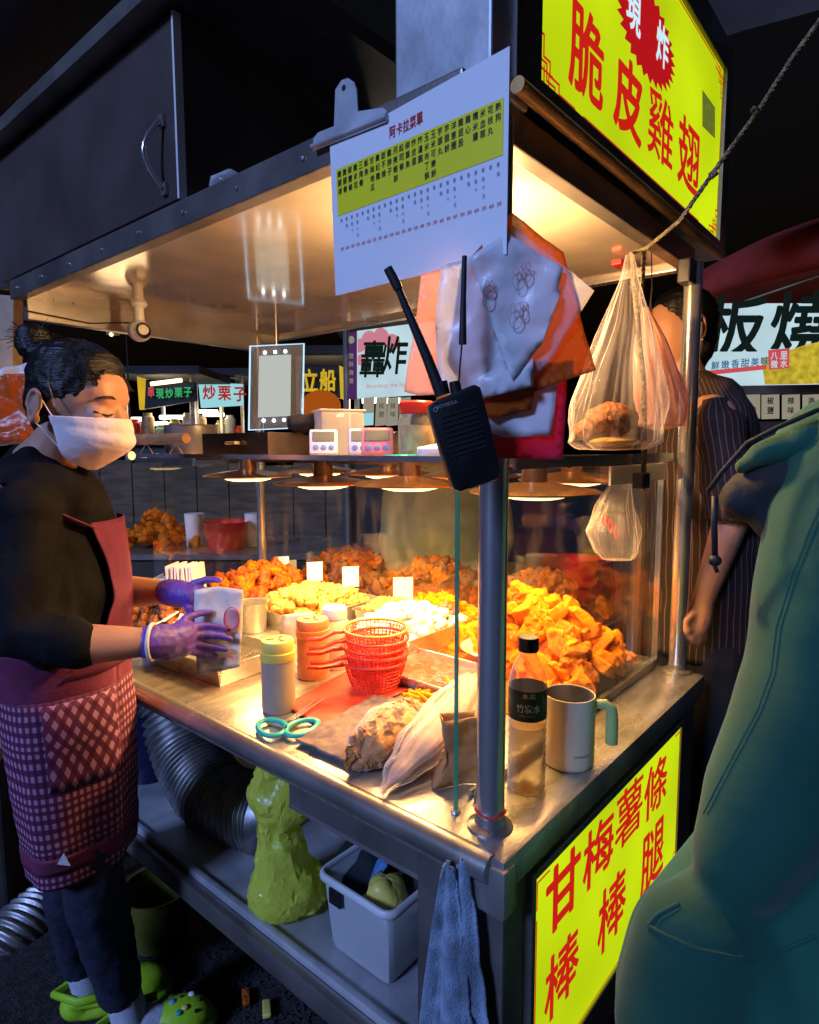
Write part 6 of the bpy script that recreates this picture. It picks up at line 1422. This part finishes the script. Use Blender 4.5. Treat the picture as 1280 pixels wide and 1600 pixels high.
pl_ = ud(206, 712, 3.45); t = thing('table_lamp', 'small bright bulb hanging over the side table behind the glass', 'lamp', pl_)
glow('bulb_small', (1.0, .66, .3), 1.6); MB().ell((0, 0, 0), (.02, .02, .024), 14, 10).build('bulb', 'bulb_small', t, True); MB().tube([(0, 0, .03), (0, 0, .9)], .004, 6).build('cord', 'black_rubber', t)
ld_ = bpy.data.lights.new('bulb_light', 'POINT'); ld_.energy = 1.6; ld_.color = (1, .66, .34); ld_.shadow_soft_size = .14; lo_ = bpy.data.objects.new('bulb_light', ld_); COL.objects.link(lo_); lo_.parent = t; lo_.location = (-.05, -.05, -.06)
for stx, px0_, px1_, cnt_, d_, lb in ((1, 212, 296, 690, 5.35, 'small jar on the counter of the chestnut stall with green lettering'), (2, 316, 376, 688, 6.15, 'small jar on the counter of the cyan signed chestnut stall'), (3, 474, 544, 690, 4.95, 'small jar on the counter under the yellow glowing characters')):
    for k_ in range(5):
        p = ud(px0_+(px1_-px0_)*k_/4, 700, d_); p.z = ud(0, cnt_, d_-.15).z+.002; hh = .10+.05*((k_*7+stx) % 3); cn_, cm_ = (('white', 'white_plastic'), ('red', 'red_plastic'), ('tan', 'powder'), ('green', 'mug_green'), ('yellow', 'shaker_yellow'))[(k_+stx) % 5]
        tag(MB().lathe([(.001, 0), (.045, 0), (.05, .01), (.05, hh), (.035, hh+.015), (.035, hh+.035), (.001, hh+.036)], 14, p).build('jar', cm_, None, smooth=2), lb.replace('small', 'small '+cn_), 'jar', 'jars on the background stalls')
# tarp, strings and odds at the left
tp = MB().grid(lambda u, v: (ud(-300, -300, 2.6)*(1-u)+ud(430, -300, 2.9)*u)*(1-v)+(ud(-300, 480, 3.2)*(1-u)+ud(300, 40, 3.6)*u)*v + V((0, 0, .05*math.sin(u*9))), 30, 30)
tag(tp.build('navy_tarp', 'navy_tarp', None, True, solid=.004), 'dark navy tarp roof sloping down at the upper left', 'tarp')
for pts, lb in ((((292, 32), (345, 0), (380, -20)), 'upper of two thin cables above the cabinet'), (((320, 45), (365, 10), (400, -15)), 'lower of two thin cables above the cabinet')):
    tag(MB().tube([ud(x, y, 2.6) for x, y in pts], .003, 6).build('overhead_cable', 'dark_grey', None), lb, 'cable', 'overhead cables')
tag(MB().tube([ud(2, 250, 1.9), ud(8, 330, 1.9), ud(15, 432, 1.9)], .0025, 6).tube([ud(10, 440, 1.9), ud(26, 424, 1.9), ud(42, 410, 1.89), ud(50, 396, 1.89)], .003, 6).tube([ud(16, 412, 1.9), ud(26, 425, 1.89), ud(44, 440, 1.9)], .003, 6).tube([ud(27, 440, 1.9), ud(26, 424, 1.88), ud(30, 412, 1.9)], .003, 6).build('white_string', 'paper', None, True), 'knotted white string hanging at the left edge', 'string')
tag(MB().tube([ud(46, 330, 1.9), ud(43, 352, 1.9), ud(41, 372, 1.9), ud(42, 390, 1.9)], [.002, .007, .013, .005], 10).build('white_bag_tip', 'white_plastic', None, True), 'small white teardrop bag hanging at the left edge', 'bag')
o = sheet('orange_bag', [ud(x, y, 2.0) for x, y in ((-30, 600), (10, 585), (50, 582), (58, 650), (55, 690), (-30, 690))], 'orange_bag', None, .015, 14); tag(o, 'orange bag hanging behind the seller’s hair bun', 'plastic bag')
o = sheet('white_bag', [ud(x, y, 2.02) for x, y in ((-30, 590), (5, 576), (45, 566), (62, 600), (60, 690), (-30, 700))], 'white_bag', None, .012, 12); tag(o, 'white bag around the orange bag behind the seller', 'plastic bag')
np_ = plate([(-60, 455), (22, 462), (20, 600), (-60, 600)], 2.3, .06); tag(np_.build('brown_board', 'wood_pale', None, bevel=.004), 'brown board of the next stall at the left edge', 'board')

# added back table; its fried heaps match brown food showing in the back glass
zb = .90; bt = thing('back_table', 'added steel side table with brown fried food behind the back glass', 'table', (1.12, 1.0, 0))
MB().bb((.93, .32, zb-.03), (1.34, 1.75, zb)).build('table_top', 'steel_edge', bt, w=True, bevel=.004)
for x in (.95, 1.31):
    for y in (.34, 1.72): MB().bb((x-.015, y-.015, 0), (x+.015, y+.015, zb-.031)).build('leg', 'steel_dark', bt, w=True)
bm_ = meshes('n', 'fried_brown', 6, r=.03, rough=.5, sq=(1.6, .8, .7), seed=140)+meshes('n', 'fried_orange', 3, r=.028, rough=.5, sq=(1.5, .9, .7), seed=170)+meshes('w', 'fried_gold', 3, L=.075, wd=.04, th=.026, seed=190)
for k_, (y0, y1, hh, n_, lb) in enumerate(((.34, .74, .13, 70, 'added brown fried potato heap behind the right part of the back glass'), (.78, 1.18, .12, 70, 'added brown fried chicken heap behind the middle of the back glass'), (1.22, 1.70, .10, 70, 'added brown fried chicken heap behind the left part of the back glass'))):
    h_ = thing('fried_heap', lb, 'food', (1.13, (y0+y1)/2, zb), 0, 'fried heaps on the back table'); rn = random.Random(50+k_)
    q = MB().grid(lambda u, v: V((.95+u*.36, y0+v*(y1-y0), zb+.002+hh*.8*max(0, 1-(2*u-1)**2)*max(0, 1-(2*v-1)**2))), 16, 16); q.build('heap_core', 'fried_brown', h_, True, w=True, noise_amp=.01, noise_scale=30)
    for i in range(n_):
        u, v = rn.random(), rn.random(); o = bpy.data.objects.new('fried_piece', rn.choice(bm_)); COL.objects.link(o); o.parent = h_
        o.location = XF[h_.name].inverted() @ V((.95+u*.36, y0+v*(y1-y0), zb+.012+hh*max(0, 1-(2*u-1)**2)*max(0, 1-(2*v-1)**2))); o.rotation_euler = [rn.uniform(0, 6.28) for _ in range(3)]; s_ = rn.uniform(.8, 1.3); o.scale = (s_, s_, s_)
for i, (y, lb) in enumerate(((1.62, 'added small white card left of all, behind the back glass'), (1.46, 'added small white card second from left, behind the back glass'))):  # cards added where white tags show in the glass
    t = thing('price_card', lb, 'price card', (.945, y, zb), toward(V((.945, y, 1))), 'cards behind the back glass'); MB().box((0, 0, .075), (.05, .0015, .06)).build('card', 'paper', t); MB().tube([(0, .002, .001), (0, .002, .06)], .002, 6).build('stick', 'white_plastic', t)
# customer in grey green coat beyond the back table
D3 = 2.75; cp_ = thing('person', 'customer in puffy grey green coat beyond the back glass', 'person', (ud(698, 900, D3).x, ud(698, 900, D3).y, 0))
TC = [(702, 640, D3, .06, .06), (700, 668, D3, .14, .11), (698, 730, D3, .20, .14), (697, 820, D3, .215, .15), (697, 920, D3, .21, .15), (697, 1010, D3, .19, .14)]
mk('coat_greygreen', (.22, .23, .17), .6, 0, .15, 8, .3, 12)
cf = loft(TC, side, -fw); j = closed_loft(MB(), cf, 30, 26)
for s_ in (-1, 1): j.cap(ud(698+s_*66, 700, D3), ud(698+s_*84, 850, D3-.03), .075, .065); j.cap(ud(698+s_*84, 850, D3-.03), ud(698+s_*60, 930, D3-.16), .065, .055)
for v in j.v: v += (v-ud(697, 800, D3)).normalized()*.008*math.sin(v.z*70)
blob('coat', j, 'coat_greygreen', cp_, .014, 2, .008, 9)
b = MB(); hc = ud(702, 590, D3); b.ell(hc, (.085, .085, .115)); b.cap(hc-fw*.08+V((0, 0, .01)), hc-fw*.098-V((0, 0, .02)), .010, .014); b.ell(hc-fw*.03-V((0, 0, .07)), (.06, .06, .05)); b.cap(hc+side*.084, hc+side*.084-V((0, 0, .03)), .014, .012); b.cap(hc-side*.084, hc-side*.084-V((0, 0, .03)), .014, .012); b.cap(hc-V((0, 0, .08)), ud(700, 680, D3), .055, .06); b.cap(ud(700, 680, D3), ud(697, 950, D3), .08, .1)
for s_ in (-1, 1): b.cap(ud(698+s_*60, 930, D3-.16), ud(698+s_*52, 945, D3-.2), .035, .03)
blob('body', b, 'skin', cp_, .01, 2); blob('hair', MB().ell(hc+V((0, 0, .035))+fw*.02, (.095, .095, .10)), 'hair', cp_, .01, 2, .003, 50)
ef = MB()
for s_ in (-1, 1): ef.ell(hc-fw*.079+side*.032*s_+V((0, 0, .006)), (.012, .006, .005), 10, 6); ef.tube([hc-fw*.084+side*.018*s_+V((0, 0, .026)), hc-fw*.076+side*.046*s_+V((0, 0, .024))], .003, 6)
ef.tube([hc-fw*.088-side*.02-V((0, 0, .055)), hc-fw*.092-V((0, 0, .057)), hc-fw*.088+side*.02-V((0, 0, .055))], .0028, 6); ef.build('face_features', 'hair', cp_, True, w=True)
hp = ud(697, 1010, D3); lg = MB()
for s_ in (-1, 1): lg.cap(hp+side*.09*s_, V((hp.x, hp.y, .1))+side*.1*s_, .10, .06); lg.cap(V((hp.x, hp.y, .055))+side*.1*s_, V((hp.x, hp.y, .05))+side*.1*s_-fw*.14, .05, .04)
blob('trousers', lg, 'trousers_black', cp_, .014, 2)

# added board partition: catches lamp light to lift the dark behind the side table
mk('old_boards', (.13, .095, .06), .8, 0, .25, 6, .3, 40, (1, 1, 6))
pt_ = thing('added_partition', 'added low brown board partition that lightens the dark behind the side table', 'partition', (ud(330, 800, 4.35).x, ud(330, 800, 4.35).y, 0))
for i in range(11):
    p0_ = ud(110+i*50, 800, 4.35); p1_ = ud(158+i*50, 800, 4.35); h1 = 1.36+.02*((i*5) % 3)
    MB().add([V((p0_.x, p0_.y, .01)), V((p1_.x, p1_.y, .01)), V((p1_.x, p1_.y, h1)), V((p0_.x, p0_.y, h1))]+[V((p.x, p.y, z))+fw*.02 for p, z in ((p0_, .01), (p1_, .01), (p1_, h1), (p0_, h1))], [(3, 2, 1, 0), (4, 5, 6, 7)]+[(k, (k+1) % 4, (k+1) % 4+4, k+4) for k in range(4)]).build('board', 'old_boards', pt_, w=True)
